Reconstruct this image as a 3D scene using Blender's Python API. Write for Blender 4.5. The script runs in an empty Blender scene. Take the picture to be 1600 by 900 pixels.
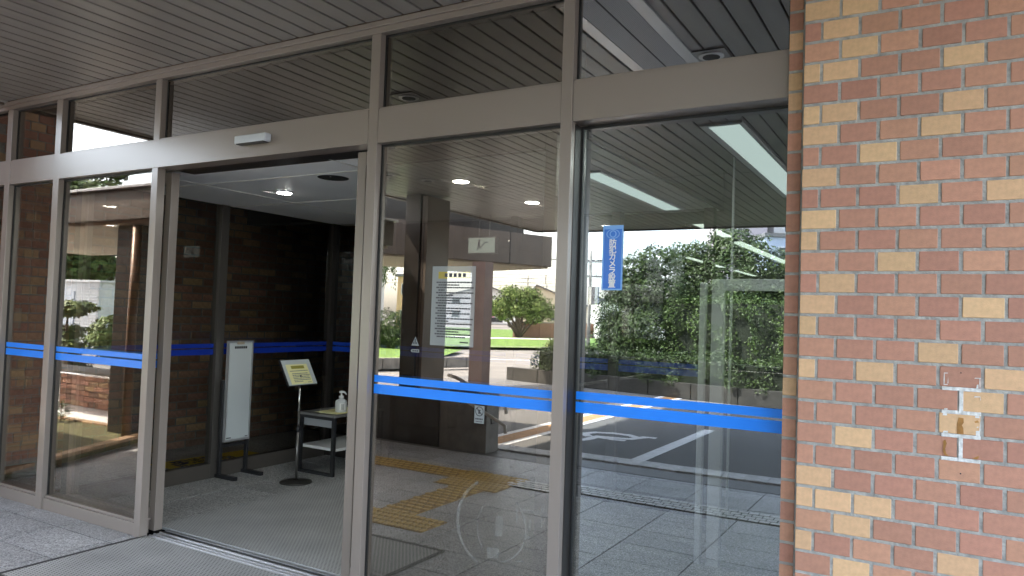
import bpy, bmesh, math, random
import numpy as np
from mathutils import Vector, Matrix
rad = math.radians
random.seed(7)
S = bpy.context.scene
C = S.collection

# ------------------------------------------------------------------ camera, sky, sun, exposure
CAMH = 1.383
yaw, pitch, roll = rad(30.12), rad(2.10), rad(1.925)
fw = Vector((-math.sin(yaw)*math.cos(pitch), math.cos(yaw)*math.cos(pitch), math.sin(pitch)))
rt = Vector((math.cos(yaw), math.sin(yaw), 0)); up = rt.cross(fw)
r2 = math.cos(roll)*rt + math.sin(roll)*up
u2 = -math.sin(roll)*rt + math.cos(roll)*up
cam_d = bpy.data.cameras.new('camera'); cam = bpy.data.objects.new('camera', cam_d); C.objects.link(cam)
cam.matrix_world = Matrix((( r2.x, u2.x, -fw.x, 0), (r2.y, u2.y, -fw.y, 0), (r2.z, u2.z, -fw.z, CAMH), (0, 0, 0, 1)))
cam_d.sensor_width = 36; cam_d.lens = 1162/1600*36; cam_d.clip_start = 0.05; cam_d.clip_end = 2000
S.camera = cam

SUN_EL, SUN_ROT = rad(48.8), math.atan2(-0.75, 0.45)
w = bpy.data.worlds.new('World'); S.world = w; w.use_nodes = True
nt = w.node_tree; bg = nt.nodes['Background']
sky = nt.nodes.new('ShaderNodeTexSky'); sky.sky_type = 'NISHITA'; sky.sun_disc = False
sky.sun_elevation = SUN_EL; sky.sun_rotation = SUN_ROT; sky.air_density = 1.0; sky.dust_density = 2.5; sky.ozone_density = 1.0
hz = nt.nodes.new('ShaderNodeHueSaturation'); hz.inputs['Saturation'].default_value = .6      # thin white cloud
nt.links.new(sky.outputs[0], hz.inputs['Color']); nt.links.new(hz.outputs[0], bg.inputs[0]); bg.inputs[1].default_value = 0.15
sl = bpy.data.lights.new('sun', 'SUN'); so = bpy.data.objects.new('sun', sl); C.objects.link(so)
sl.energy = 2.0; sl.angle = rad(0.8); sl.color = (1.0, 0.95, 0.87)
sd = Vector((math.sin(SUN_ROT)*math.cos(SUN_EL), math.cos(SUN_ROT)*math.cos(SUN_EL), math.sin(SUN_EL)))
so.rotation_euler = sd.to_track_quat('Z', 'Y').to_euler(); so.location = sd*30
S.view_settings.view_transform = 'Standard'; S.view_settings.look = 'None'
S.view_settings.gamma = 1; S.view_settings.use_curve_mapping = False
S.view_settings.exposure = 3.6
S.cycles.max_bounces = 14; S.cycles.transparent_max_bounces = 24; S.cycles.glossy_bounces = 6
S.cycles.diffuse_bounces = 5; S.cycles.caustics_reflective = False; S.cycles.sample_clamp_indirect = 6

# ------------------------------------------------------------------ helpers
def tag(o, label=None, cat=None, group=None, kind=None):
    if label: o['label'] = label
    if cat: o['category'] = cat
    if group: o['group'] = group
    if kind: o['kind'] = kind
    return o
def empty(name, loc, label, cat, group=None):
    o = bpy.data.objects.new(name, None); C.objects.link(o); o.location = loc; o.empty_display_size = .1
    return tag(o, label, cat, group)
def link(name, me, parent=None, mat=None):
    o = bpy.data.objects.new(name, me); C.objects.link(o)
    if mat is not None and not me.materials: me.materials.append(mat)
    if parent is not None:
        o.parent = parent
        # coordinates are given in world space
        base = parent
        off = Vector((0, 0, 0))
        while base is not None:
            off += Vector(base.location); base = base.parent
        o.location = -off
    return o

class MB:
    def __init__(s): s.v = []; s.f = []; s.m = []
    def add(s, vs, fs, m=0):
        k = len(s.v); s.v += [tuple(p) for p in vs]; s.f += [tuple(i+k for i in f) for f in fs]; s.m += [m]*len(fs); return s
    def box(s, x0, x1, y0, y1, z0, z1, m=0):
        x0, x1 = sorted((x0, x1)); y0, y1 = sorted((y0, y1)); z0, z1 = sorted((z0, z1))
        vs = [(x, y, z) for z in (z0, z1) for y in (y0, y1) for x in (x0, x1)]
        return s.add(vs, [(0,2,3,1), (4,5,7,6), (0,1,5,4), (2,6,7,3), (0,4,6,2), (1,3,7,5)], m)
    def obox(s, p, ax, ay, az, m=0):      # oriented box: corner p and three edge vectors
        p, ax, ay, az = map(Vector, (p, ax, ay, az))
        vs = [p+ax*i+ay*j+az*k for k in (0, 1) for j in (0, 1) for i in (0, 1)]
        fs = [(0,2,3,1), (4,5,7,6), (0,1,5,4), (2,6,7,3), (0,4,6,2), (1,3,7,5)]
        if ax.cross(ay).dot(az) < 0: fs = [f[::-1] for f in fs]
        return s.add(vs, fs, m)
    def tube(s, pts, r, n=10, m=0, caps=True):
        pts = [Vector(p) for p in pts]; rs = r if isinstance(r, (list, tuple)) else [r]*len(pts)
        rings = []; ref = None
        for i, p in enumerate(pts):
            t = (pts[min(i+1, len(pts)-1)]-pts[max(i-1, 0)]).normalized()
            if ref is None:
                ref = Vector((0, 0, 1)) if abs(t.z) < .9 else Vector((1, 0, 0))
            a = t.cross(ref).normalized(); b = a.cross(t).normalized(); ref = b
            rings.append([p+(a*math.cos(q)+b*math.sin(q))*rs[i] for q in [2*math.pi*j/n for j in range(n)]])
        vs = [v for rg in rings for v in rg]; fs = []
        for i in range(len(pts)-1):
            for j in range(n):
                a, b = i*n+j, i*n+(j+1) % n
                fs.append((a, a+n, b+n, b)[::-1])
        if caps: fs += [tuple(range(n))[::-1], tuple(range((len(pts)-1)*n, len(pts)*n))]
        return s.add(vs, fs, m)
    def lathe(s, c, prof, n=24, m=0):      # prof: (radius, z) from bottom to top, closed
        c = Vector(c); vs = []; fs = []
        for r, z in prof:
            for j in range(n):
                q = 2*math.pi*j/n; vs.append(c+Vector((r*math.cos(q), r*math.sin(q), z)))
        for i in range(len(prof)-1):
            for j in range(n):
                a, b = i*n+j, i*n+(j+1) % n; fs.append((a, b, b+n, a+n))
        fs += [tuple(range(n))[::-1], tuple(range((len(prof)-1)*n, len(prof)*n))]
        return s.add(vs, fs, m)
    def prism(s, poly, vec, m=0):          # poly: 3-D polygon, extruded along vec
        vec = Vector(vec); P = [Vector(p) for p in poly]; n = len(P)
        nr = Vector((0, 0, 0))
        for i in range(n): nr += P[i].cross(P[(i+1) % n])
        if nr.dot(vec) > 0: P = P[::-1]
        vs = P+[p+vec for p in P]
        fs = [tuple(range(n)), tuple(range(n, 2*n))[::-1]]+[(i, i+n, (i+1) % n+n, (i+1) % n) for i in range(n)]
        return s.add(vs, fs, m)
    def mesh(s, name, mats):
        me = bpy.data.meshes.new(name); me.from_pydata(s.v, [], s.f)
        for mt in (mats if isinstance(mats, (list, tuple)) else [mats]): me.materials.append(mt)
        if any(s.m): me.polygons.foreach_set('material_index', s.m)
        me.update(); return me
    def build(s, name, mats, parent=None, bev=0, smooth=False, kind=None):
        me = s.mesh(name, mats); o = link(name, me, parent)
        if bev:
            b = o.modifiers.new('bevel', 'BEVEL'); b.width = bev; b.segments = 2; b.limit_method = 'ANGLE'; b.harden_normals = False
        if smooth:
            for p in me.polygons: p.use_smooth = len(p.vertices) == 4
        if kind: o['kind'] = kind
        return o
def bx(name, mat, parent, x0, x1, y0, y1, z0, z1, bev=0, kind=None):
    return MB().box(x0, x1, y0, y1, z0, z1).build(name, mat, parent, bev, kind=kind)

def text_mesh(txt, size, mat, origin, xdir, ydir, parent, name, depth=0.0012, align='CENTER', off=0.):
    cu = bpy.data.curves.new('t', 'FONT'); cu.body = txt; cu.size = size; cu.extrude = depth; cu.align_x = align; cu.align_y = 'CENTER'
    cu.resolution_u = 3; cu.offset = off
    ob = bpy.data.objects.new('t', cu); C.objects.link(ob)
    dg = bpy.context.evaluated_depsgraph_get()
    me = bpy.data.meshes.new_from_object(ob.evaluated_get(dg))
    bpy.data.objects.remove(ob); bpy.data.curves.remove(cu)
    X = Vector(xdir).normalized(); Y = Vector(ydir).normalized(); Z = X.cross(Y)
    me.transform(Matrix(((X.x, Y.x, Z.x, origin[0]), (X.y, Y.y, Z.y, origin[1]), (X.z, Y.z, Z.z, origin[2]), (0, 0, 0, 1))))
    me.materials.clear(); me.materials.append(mat)
    return link(name, me, parent)

# ------------------------------------------------------------------ materials
def mat(name, col, rough=.6, metal=0., var=0., vscale=6., bump=0., bscale=60., rnd=0., spec=.5, col2=None, coord='Object', detail=5., stretch=None, coat=0.):
    m = bpy.data.materials.new(name); m.use_nodes = True; t = m.node_tree; N = t.nodes; L = t.links
    p = N['Principled BSDF']; p.inputs['Roughness'].default_value = rough; p.inputs['Metallic'].default_value = metal
    p.inputs['Specular IOR Level'].default_value = spec; p.inputs['Coat Weight'].default_value = coat; p.inputs['Coat Roughness'].default_value = .18
    c = (*col, 1)
    p.inputs['Base Color'].default_value = c
    tc = N.new('ShaderNodeTexCoord'); vec = tc.outputs[coord]
    if stretch:
        mp = N.new('ShaderNodeMapping'); mp.inputs['Scale'].default_value = stretch; L.new(vec, mp.inputs[0]); vec = mp.outputs[0]
    out = None
    if var or col2:
        nz = N.new('ShaderNodeTexNoise'); nz.inputs['Scale'].default_value = vscale; nz.inputs['Detail'].default_value = detail
        L.new(vec, nz.inputs['Vector'])
        rp = N.new('ShaderNodeValToRGB'); rp.color_ramp.elements[0].position = .32; rp.color_ramp.elements[1].position = .68
        c2 = col2 or col
        rp.color_ramp.elements[0].color = (*[x*(1-var) for x in col], 1); rp.color_ramp.elements[1].color = (*[min(1, x*(1+var)) for x in c2], 1)
        L.new(nz.outputs[0], rp.inputs[0]); out = rp.outputs[0]
        rr = N.new('ShaderNodeMapRange'); rr.inputs[3].default_value = max(0, rough-.08); rr.inputs[4].default_value = min(1, rough+.08)
        L.new(nz.outputs[0], rr.inputs[0]); L.new(rr.outputs[0], p.inputs['Roughness'])
    if rnd:
        oi = N.new('ShaderNodeObjectInfo'); hs = N.new('ShaderNodeHueSaturation')
        mr = N.new('ShaderNodeMapRange'); mr.inputs[3].default_value = 1-rnd; mr.inputs[4].default_value = 1+rnd
        L.new(oi.outputs['Random'], mr.inputs[0]); L.new(mr.outputs[0], hs.inputs['Value'])
        mh = N.new('ShaderNodeMapRange'); mh.inputs[3].default_value = .5-.006*rnd/.15; mh.inputs[4].default_value = .5+.006*rnd/.15
        ml = N.new('ShaderNodeMath'); ml.operation = 'FRACT'; mm = N.new('ShaderNodeMath'); mm.operation = 'MULTIPLY'; mm.inputs[1].default_value = 7.31
        L.new(oi.outputs['Random'], mm.inputs[0]); L.new(mm.outputs[0], ml.inputs[0]); L.new(ml.outputs[0], mh.inputs[0]); L.new(mh.outputs[0], hs.inputs['Hue'])
        if out: L.new(out, hs.inputs['Color'])
        else: hs.inputs['Color'].default_value = c
        out = hs.outputs[0]
    if out: L.new(out, p.inputs['Base Color'])
    if bump:
        nb = N.new('ShaderNodeTexNoise'); nb.inputs['Scale'].default_value = bscale; nb.inputs['Detail'].default_value = 4; L.new(vec, nb.inputs['Vector'])
        b = N.new('ShaderNodeBump'); b.inputs['Strength'].default_value = bump; b.inputs['Distance'].default_value = .01
        L.new(nb.outputs[0], b.inputs['Height']); L.new(b.outputs[0], p.inputs['Normal'])
    return m

def granite(name, a, b, rough=.5):
    m = bpy.data.materials.new(name); m.use_nodes = True; t = m.node_tree; N = t.nodes; L = t.links; p = N['Principled BSDF']
    tc = N.new('ShaderNodeTexCoord'); oi = N.new('ShaderNodeObjectInfo')
    ad = N.new('ShaderNodeVectorMath'); ad.operation = 'ADD'; sc = N.new('ShaderNodeVectorMath'); sc.operation = 'SCALE'; sc.inputs[3].default_value = 1
    cb = N.new('ShaderNodeCombineXYZ'); mu = N.new('ShaderNodeMath'); mu.operation = 'MULTIPLY'; mu.inputs[1].default_value = 50
    L.new(oi.outputs['Random'], mu.inputs[0]); L.new(mu.outputs[0], cb.inputs[0]); L.new(tc.outputs['Object'], ad.inputs[0]); L.new(cb.outputs[0], ad.inputs[1])
    v = N.new('ShaderNodeTexVoronoi'); v.inputs['Scale'].default_value = 170; L.new(ad.outputs[0], v.inputs['Vector'])
    n = N.new('ShaderNodeTexNoise'); n.inputs['Scale'].default_value = 90; n.inputs['Detail'].default_value = 6; L.new(ad.outputs[0], n.inputs['Vector'])
    n2 = N.new('ShaderNodeTexNoise'); n2.inputs['Scale'].default_value = 3; n2.inputs['Detail'].default_value = 5; L.new(ad.outputs[0], n2.inputs['Vector'])
    mx = N.new('ShaderNodeMix'); mx.inputs[0].default_value = .5; L.new(v.outputs['Color'], mx.inputs[2]); L.new(n.outputs[0], mx.inputs[3])
    rp = N.new('ShaderNodeValToRGB'); rp.color_ramp.elements[0].position = .36; rp.color_ramp.elements[1].position = .64
    rp.color_ramp.elements[0].color = (*a, 1); rp.color_ramp.elements[1].color = (*b, 1); L.new(mx.outputs[0], rp.inputs[0])
    hs = N.new('ShaderNodeHueSaturation'); av = N.new('ShaderNodeMath'); av.operation = 'ADD'
    mr = N.new('ShaderNodeMapRange'); mr.inputs[3].default_value = -.08; mr.inputs[4].default_value = .08; L.new(oi.outputs['Random'], mr.inputs[0])
    m2 = N.new('ShaderNodeMapRange'); m2.inputs[1].default_value = .3; m2.inputs[2].default_value = .7; m2.inputs[3].default_value = .82; m2.inputs[4].default_value = 1.12; L.new(n2.outputs[0], m2.inputs[0])
    L.new(mr.outputs[0], av.inputs[0]); L.new(m2.outputs[0], av.inputs[1]); L.new(av.outputs[0], hs.inputs['Value']); L.new(rp.outputs[0], hs.inputs['Color'])
    L.new(hs.outputs[0], p.inputs['Base Color']); p.inputs['Roughness'].default_value = rough
    b_ = N.new('ShaderNodeBump'); b_.inputs['Strength'].default_value = .25; b_.inputs['Distance'].default_value = .003; L.new(n.outputs[0], b_.inputs['Height']); L.new(b_.outputs[0], p.inputs['Normal'])
    return m

def glass(name, refl, tint, gcol, haze=0.):
    # slot-0 face of a pane: coated outer face, part mirror and part tinted see-through
    m = bpy.data.materials.new(name); m.use_nodes = True; t = m.node_tree; N = t.nodes; L = t.links
    N.remove(N['Principled BSDF']); out = N['Material Output']
    tr = N.new('ShaderNodeBsdfTransparent'); tr.inputs[0].default_value = (*tint, 1)
    gl = N.new('ShaderNodeBsdfGlossy'); gl.inputs['Roughness'].default_value = 0.0; gl.inputs['Color'].default_value = (*gcol, 1)
    fr = N.new('ShaderNodeFresnel'); fr.inputs[0].default_value = 1.5
    mr = N.new('ShaderNodeMapRange'); mr.inputs[1].default_value = .04; mr.inputs[2].default_value = 1; mr.inputs[3].default_value = refl; mr.inputs[4].default_value = 1
    L.new(fr.outputs[0], mr.inputs[0])
    # faint uneven film on the pane, like rain dust
    tc = N.new('ShaderNodeTexCoord'); mp = N.new('ShaderNodeMapping'); mp.inputs['Scale'].default_value = (9, 9, 1.2); L.new(tc.outputs['Object'], mp.inputs[0])
    nz = N.new('ShaderNodeTexNoise'); nz.inputs['Scale'].default_value = 2.2; nz.inputs['Detail'].default_value = 6; L.new(mp.outputs[0], nz.inputs['Vector'])
    hz = N.new('ShaderNodeMapRange'); hz.inputs[1].default_value = .45; hz.inputs[2].default_value = .8; hz.inputs[3].default_value = .001+haze; hz.inputs[4].default_value = .018+haze
    L.new(nz.outputs[0], hz.inputs[0])
    df = N.new('ShaderNodeBsdfDiffuse'); df.inputs[0].default_value = (.6, .6, .58, 1)
    wv = N.new('ShaderNodeTexNoise'); wv.inputs['Scale'].default_value = 1.1; wv.inputs['Detail'].default_value = 0; L.new(tc.outputs['Object'], wv.inputs['Vector'])
    wb = N.new('ShaderNodeBump'); wb.inputs['Strength'].default_value = 1; wb.inputs['Distance'].default_value = .0012; L.new(wv.outputs[0], wb.inputs['Height']); L.new(wb.outputs[0], gl.inputs['Normal'])
    mx = N.new('ShaderNodeMixShader'); L.new(mr.outputs[0], mx.inputs[0]); L.new(tr.outputs[0], mx.inputs[1]); L.new(gl.outputs[0], mx.inputs[2])
    m2 = N.new('ShaderNodeMixShader'); L.new(hz.outputs[0], m2.inputs[0]); L.new(mx.outputs[0], m2.inputs[1]); L.new(df.outputs[0], m2.inputs[2])
    L.new(m2.outputs[0], out.inputs[0]); return m
def clearface(name, col=(.97, .98, .97)):
    m = bpy.data.materials.new(name); m.use_nodes = True; t = m.node_tree; N = t.nodes
    N.remove(N['Principled BSDF']); tr = N.new('ShaderNodeBsdfTransparent'); tr.inputs[0].default_value = (*col, 1)
    t.links.new(tr.outputs[0], N['Material Output'].inputs[0]); return m
def emis(name, col, s):
    m = bpy.data.materials.new(name); m.use_nodes = True; t = m.node_tree; N = t.nodes; N.remove(N['Principled BSDF'])
    e = N.new('ShaderNodeEmission'); e.inputs[0].default_value = (*col, 1); e.inputs[1].default_value = s; t.links.new(e.outputs[0], N['Material Output'].inputs[0]); return m

FRAME = mat('taupe_paint', (.268, .224, .194), .3, .1, coat=.3, spec=.7)
FRAMED = mat('dark_bronze', (.035, .03, .027), .35, .3)
GASK = mat('black_rubber', (.012, .012, .012), .5)
ALU = mat('aluminium', (.6, .6, .61), .32, .7)
STEEL = mat('stainless_steel', (.55, .54, .52), .22, .95, .1, 30)
BLUE = mat('blue_film', (.010, .24, .95), .35)
G2 = glass('bronze_glass', .16, (.78, .74, .68), (1, .95, .88))
G3 = glass('bronze_mirror_glass', .29, (.45, .43, .4), (1, .93, .84))
G5 = glass('cool_mirror_glass', .32, (.6, .62, .61), (.9, .96, 1.0))
GT = glass('transom_glass', .19, (.5, .45, .38), (1, .93, .83))
GTB = glass('transom_glass_cool', .42, (.5, .5, .5), (.92, .97, 1))
GIN = glass('inner_glass', .03, (.8, .8, .77), (1, 1, 1))
GSCREEN = glass('hazy_glass', .05, (.85, .88, .84), (1, 1, 1), haze=.09)
CLR = clearface('clear_back_face')
PLANK = mat('bronze_slat', (.31, .292, .27), .36, .3, .14, 2.0, .04, 40, rnd=.07, stretch=(4, .6, 4))
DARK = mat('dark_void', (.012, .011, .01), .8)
MORT = mat('grey_mortar', (.36, .355, .33), .9, 0, .22, 30, .5, 120)
BR = {'R': mat('red_brick', (.45, .222, .152), .72, 0, .09, 55, .14, 260, rnd=.09),
      'O': mat('orange_brick', (.51, .262, .17), .72, 0, .09, 55, .14, 260, rnd=.09),
      'T': mat('tan_brick', (.64, .405, .225), .72, 0, .08, 60, .14, 260, rnd=.09)}
BRD = [mat('brown_brick', (.30, .165, .115), .75, 0, .2, 30, .3, 120, rnd=.25), mat('buff_brick', (.40, .26, .15), .75, 0, .2, 30, .3, 120, rnd=.2)]
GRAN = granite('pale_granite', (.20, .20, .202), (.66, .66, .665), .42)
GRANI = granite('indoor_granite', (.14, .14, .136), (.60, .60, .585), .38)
GROUT = mat('dark_grout', (.025, .025, .025), 1, spec=0)
PANEL = mat('white_ceiling_panel', (.86, .88, .9), .5, 0, .05, 1.5)
WHITE = mat('white_paint', (.8, .8, .78), .45)
PAPERW = mat('white_paper', (.78, .78, .75), .7)
LAMIN = mat('laminated_print', (.27, .29, .29), .6)
lp_n = LAMIN.node_tree.nodes['Principled BSDF']; lp_n.inputs['Coat Weight'].default_value = 1; lp_n.inputs['Coat Roughness'].default_value = 0; lp_n.inputs['Coat IOR'].default_value = 2.5
LAMY = mat('laminated_yellow', (.42, .33, .03), .6); ly_n = LAMY.node_tree.nodes['Principled BSDF']; ly_n.inputs['Coat Weight'].default_value = 1; ly_n.inputs['Coat Roughness'].default_value = 0; ly_n.inputs['Coat IOR'].default_value = 2.5
GINK = mat('faded_ink', (.06, .06, .065), .7)
BLACK = mat('black_paint', (.018, .018, .02), .45)
INK = mat('black_ink', (.03, .03, .035), .7)
YEL = mat('yellow_print', (.85, .6, .03), .6)
CREAM = mat('cream_paper', (.86, .82, .42), .7)
PLASTIC = mat('grey_plastic', (.38, .39, .40), .4)
ASPH = mat('asphalt', (.11, .11, .111), .85, 0, .3, 260, .5, 300, col2=(.19, .19, .185), detail=3)
ROADP = mat('pale_asphalt', (.20, .19, .175), .85, 0, .2, 1.2, .3, 90)
LINE = mat('road_paint', (.88, .89, .9), .7, 0, .12, 14)
ORANGE = mat('orange_paint', (.5, .29, .13), .75, 0, .15, 12)
KERB = mat('white_kerb_stone', (.74, .74, .73), .7, 0, .15, 20, .2, 100, rnd=.08)
CONC = mat('concrete', (.24, .225, .2), .85, 0, .25, 4, .3, 60)
STONE = mat('grey_stone_cladding', (.17, .165, .155), .5, 0, .2, 9, .2, 60)
COLB = mat('dark_brown_panel', (.03, .026, .023), .4, .2, .1, 4)
BEAM = mat('brown_fascia', (.135, .11, .09), .45, .2, .12, 2)
SOFF = mat('beige_soffit', (.52, .44, .34), .7, 0, .08, 3)
GRASS = mat('lawn_grass', (.07, .15, .016), .9, 0, .3, 3, .6, 60, col2=(.12, .21, .028))
SOIL = mat('planter_soil', (.13, .1, .05), .95, 0, .4, 12, .6, 40, col2=(.1, .1, .035))
BARK = mat('bark', (.07, .052, .038), .9, 0, .3, 25, .6, 40)
COPPER = mat('brown_pipe', (.15, .085, .05), .4, .3)
TACT = mat('yellow_tactile', (.66, .45, .13), .45, 0, .12, 14, rnd=.06)
TACTG = mat('grey_tactile_stud', (.8, .8, .76), .35, 0, .08, 14)
TACTB = mat('dark_tactile_base', (.05, .05, .052), .6)
def leafmat(name, a, b):
    m = bpy.data.materials.new(name); m.use_nodes = True; t = m.node_tree; N = t.nodes; L = t.links; p = N['Principled BSDF']
    g = N.new('ShaderNodeNewGeometry'); tc = N.new('ShaderNodeTexCoord'); nz = N.new('ShaderNodeTexNoise'); nz.inputs['Scale'].default_value = 2.2; nz.inputs['Detail'].default_value = 3
    L.new(tc.outputs['Object'], nz.inputs['Vector'])
    ad = N.new('ShaderNodeMath'); ad.operation = 'ADD'; mu = N.new('ShaderNodeMath'); mu.operation = 'MULTIPLY'; mu.inputs[1].default_value = .45
    L.new(g.outputs['Random Per Island'], mu.inputs[0]); L.new(mu.outputs[0], ad.inputs[0]); L.new(nz.outputs[0], ad.inputs[1])
    rp = N.new('ShaderNodeValToRGB'); rp.color_ramp.elements[0].position = .4; rp.color_ramp.elements[1].position = 1.0
    rp.color_ramp.elements[0].color = (*a, 1); rp.color_ramp.elements[1].color = (*b, 1); L.new(ad.outputs[0], rp.inputs[0]); L.new(rp.outputs[0], p.inputs['Base Color'])
    p.inputs['Roughness'].default_value = .5; p.inputs['Specular IOR Level'].default_value = .25
    return m
LF_DARK = leafmat('dark_green_leaf', (.012, .026, .006), (.055, .092, .02))
LF_MID = leafmat('mid_green_leaf', (.016, .036, .007), (.075, .125, .024))
LF_PALE = leafmat('pale_green_leaf', (.05, .085, .02), (.18, .235, .07))
LF_PINE = leafmat('pine_needle', (.05, .085, .02), (.17, .21, .06))
TUBE = emis('lit_fluorescent', (.86, 1.0, .9), .2)
TUBEW = emis('lit_downlight', (1, .98, .92), 12.0)
SIGNW = emis('lit_sign_face', (.80, .95, .88), .075)
SHED = mat('white_shed_steel', (.62, .63, .64), .5, .2, .08, 5)
ROOFT = mat('grey_roof_tile', (.12, .12, .125), .6, 0, .2, 3)
PLASTER = mat('white_plaster', (.6, .58, .55), .8, 0, .08, 3)
OCHRE = mat('ochre_plaster', (.5, .34, .2), .8, 0, .08, 3)
PINK = mat('pink_sign_paint', (.65, .2, .38), .6)
WINDK = mat('dark_window', (.03, .04, .05), .1)
WALLP = mat('grey_render', (.42, .42, .43), .8, 0, .08, 3)

# mat pattern: a cleaning grid with small square cells
def gridmat(name, a, b, scale, rough=.7):
    m = bpy.data.materials.new(name); m.use_nodes = True; t = m.node_tree; N = t.nodes; L = t.links; p = N['Principled BSDF']
    tc = N.new('ShaderNodeTexCoord'); br = N.new('ShaderNodeTexBrick'); br.inputs['Scale'].default_value = scale
    br.inputs['Mortar Size'].default_value = .14; br.inputs['Brick Width'].default_value = .5; br.inputs['Row Height'].default_value = .32; br.inputs['Mortar Smooth'].default_value = .4
    br.inputs['Color1'].default_value = (*a, 1); br.inputs['Color2'].default_value = (*[x*1.25 for x in a], 1); br.inputs['Mortar'].default_value = (*b, 1)
    L.new(tc.outputs['Object'], br.inputs['Vector']); nz = N.new('ShaderNodeTexNoise'); nz.inputs['Scale'].default_value = 4; L.new(tc.outputs['Object'], nz.inputs['Vector'])
    mr = N.new('ShaderNodeMapRange'); mr.inputs[3].default_value = .75; mr.inputs[4].default_value = 1.25; L.new(nz.outputs[0], mr.inputs[0])
    hs = N.new('ShaderNodeHueSaturation'); L.new(br.outputs[0], hs.inputs['Color']); L.new(mr.outputs[0], hs.inputs['Value']); L.new(hs.outputs[0], p.inputs['Base Color'])
    b_ = N.new('ShaderNodeBump'); b_.inputs['Strength'].default_value = .8; b_.inputs['Distance'].default_value = .004; L.new(br.outputs['Fac'], b_.inputs['Height']); L.new(b_.outputs[0], p.inputs['Normal'])
    p.inputs['Roughness'].default_value = rough; return m
MATG = gridmat('grey_mat_grid', (.05, .05, .05), (.42, .42, .41), 20)

# ------------------------------------------------------------------ the setting: ground, floors
gd = MB(); gd.add([(-400, -400, -.05), (400, -400, -.05), (400, 400, -.05), (-400, 400, -.05)], [(0, 1, 2, 3)])
tag(gd.build('ground', ROADP), kind='structure')
pk = MB().box(-9.3, 14, -8.6, -1.05, -.06, -.006); tag(pk.build('parking_asphalt', ASPH), kind='structure')

fl = tag(bx('entrance_floor', GROUT, None, -7.4, 3, -1.02, 2.79, -.12, -.0035), kind='structure')
def slab_mesh(nm, m, sx=.482, sy=.322):
    bm = bmesh.new(); bmesh.ops.create_cube(bm, size=1); bmesh.ops.scale(bm, vec=(sx, sy, .03), verts=bm.verts)
    me = bpy.data.meshes.new(nm); bm.to_mesh(me); bm.free(); me.materials.append(m); return me
sm = slab_mesh('paving_slab', GRAN)
ys = [2.61-.33*k+.165 for k in range(0, 11)]
for j, yc in enumerate(ys):
    for k in range(-6, 15):
        xc = -4.66+.49*k+.245
        if xc > 1.2: continue
        if yc > 2.65:   # cut course along the sill
            pass
        o = link('paving_slab', sm, fl); o.location = (xc, yc, -.015+random.uniform(-.0008, .0006))
        if j == 0:
            o.scale = (1, .50, 1); o.location.y = 2.61+.085
vf = tag(bx('vestibule_floor', GROUT, None, -6.9, 4, 2.80, 6.4, -.12, -.013), kind='structure')
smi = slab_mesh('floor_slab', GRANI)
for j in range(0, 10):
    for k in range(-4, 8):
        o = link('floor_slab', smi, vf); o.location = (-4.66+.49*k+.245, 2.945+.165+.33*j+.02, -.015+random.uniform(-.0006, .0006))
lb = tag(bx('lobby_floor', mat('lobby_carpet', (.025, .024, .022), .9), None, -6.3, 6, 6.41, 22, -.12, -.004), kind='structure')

om = empty('entrance_mat', (-3.28, 2.39, .0), 'grey ribbed mat lying outside the open sliding door', 'doormat')
bx('mat_surface', MATG, om, -4.06, -2.5, 2.0, 2.79, .001, .007)
q = MB(); q.box(-4.08, -4.06, 1.98, 2.79, .001, .009).box(-2.5, -2.48, 1.98, 2.79, .001, .009).box(-4.06, -2.5, 1.98, 2.0, .001, .009); q.build('mat_edge', BLACK, om)
im = empty('vestibule_mat', (-3.3, 4, 0), 'long grey ribbed mat inside the vestibule behind the door track', 'doormat')
bx('mat_surface', MATG, im, -4.21, -2.2, 2.96, 5.1, .001, .008)

# ------------------------------------------------------------------ brick wall on the right
PV = .0715; PU = .118; X0 = -.42; YF = 2.67
bw = empty('brick_wall', (.3, 2.9, 0), 'red orange and tan brick wall at the right of the glass entrance', 'brick wall')
bx('mortar_bed', MORT, bw, X0+.0015, 1.6, YF+.003, 3.3, 0, 2.788)
bx('mortar_strip', MORT, bw, -.4815, X0+.001, 2.735+.003, 3.3, 0, 2.788)
def brick_mesh(nm, w_, h_, d_):
    bm = bmesh.new(); bmesh.ops.create_cube(bm, size=1); bmesh.ops.scale(bm, vec=(w_, d_, h_), verts=bm.verts)
    bmesh.ops.bevel(bm, geom=[e for e in bm.edges], offset=.0016, segments=1, affect='EDGES')
    me = bpy.data.meshes.new(nm); bm.to_mesh(me); bm.free(); me.materials.append(BR['R']); return me
BM_F = brick_mesh('brick', .108, .0615, .03); BM_H = brick_mesh('half_brick', .0505, .0615, .03); BM_S = brick_mesh('strip_brick', .0455, .0615, .03)
ROWS = {1: 'TTOORO', 2: 'RTOORO', 3: 'OTORRO', 4: 'TTRRTO', 5: 'RROROO', 6: 'TTRRTO', 7: 'TROTOO', 8: 'ORTORO', 9: 'TROOOO', 10: 'RRRTOT', 11: 'TRORRO',
        12: 'TRRORO', 13: 'ORTROR', 14: 'RTRRRR', 15: 'TRORTR', 16: 'TRRRRR', 17: 'ORRTRR', 18: 'TRTORT', 19: 'ORRRTR', 20: 'RRROTR', 21: 'RTRRRR', 22: 'ORRROR',
        23: 'TRRRRR', 24: 'TTTRRR', 25: 'OTRRRO', 26: 'TRORTR', 27: 'RTORRR', 0: 'OTOTRO', -1: 'TORTOR', 28: 'OROTRR'}
STRIP = 'RORTRTTOORRRRRRRRRROTOOROOROROOO'
rest = {k: MB() for k in BR}
rb = random.Random(3)
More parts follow.
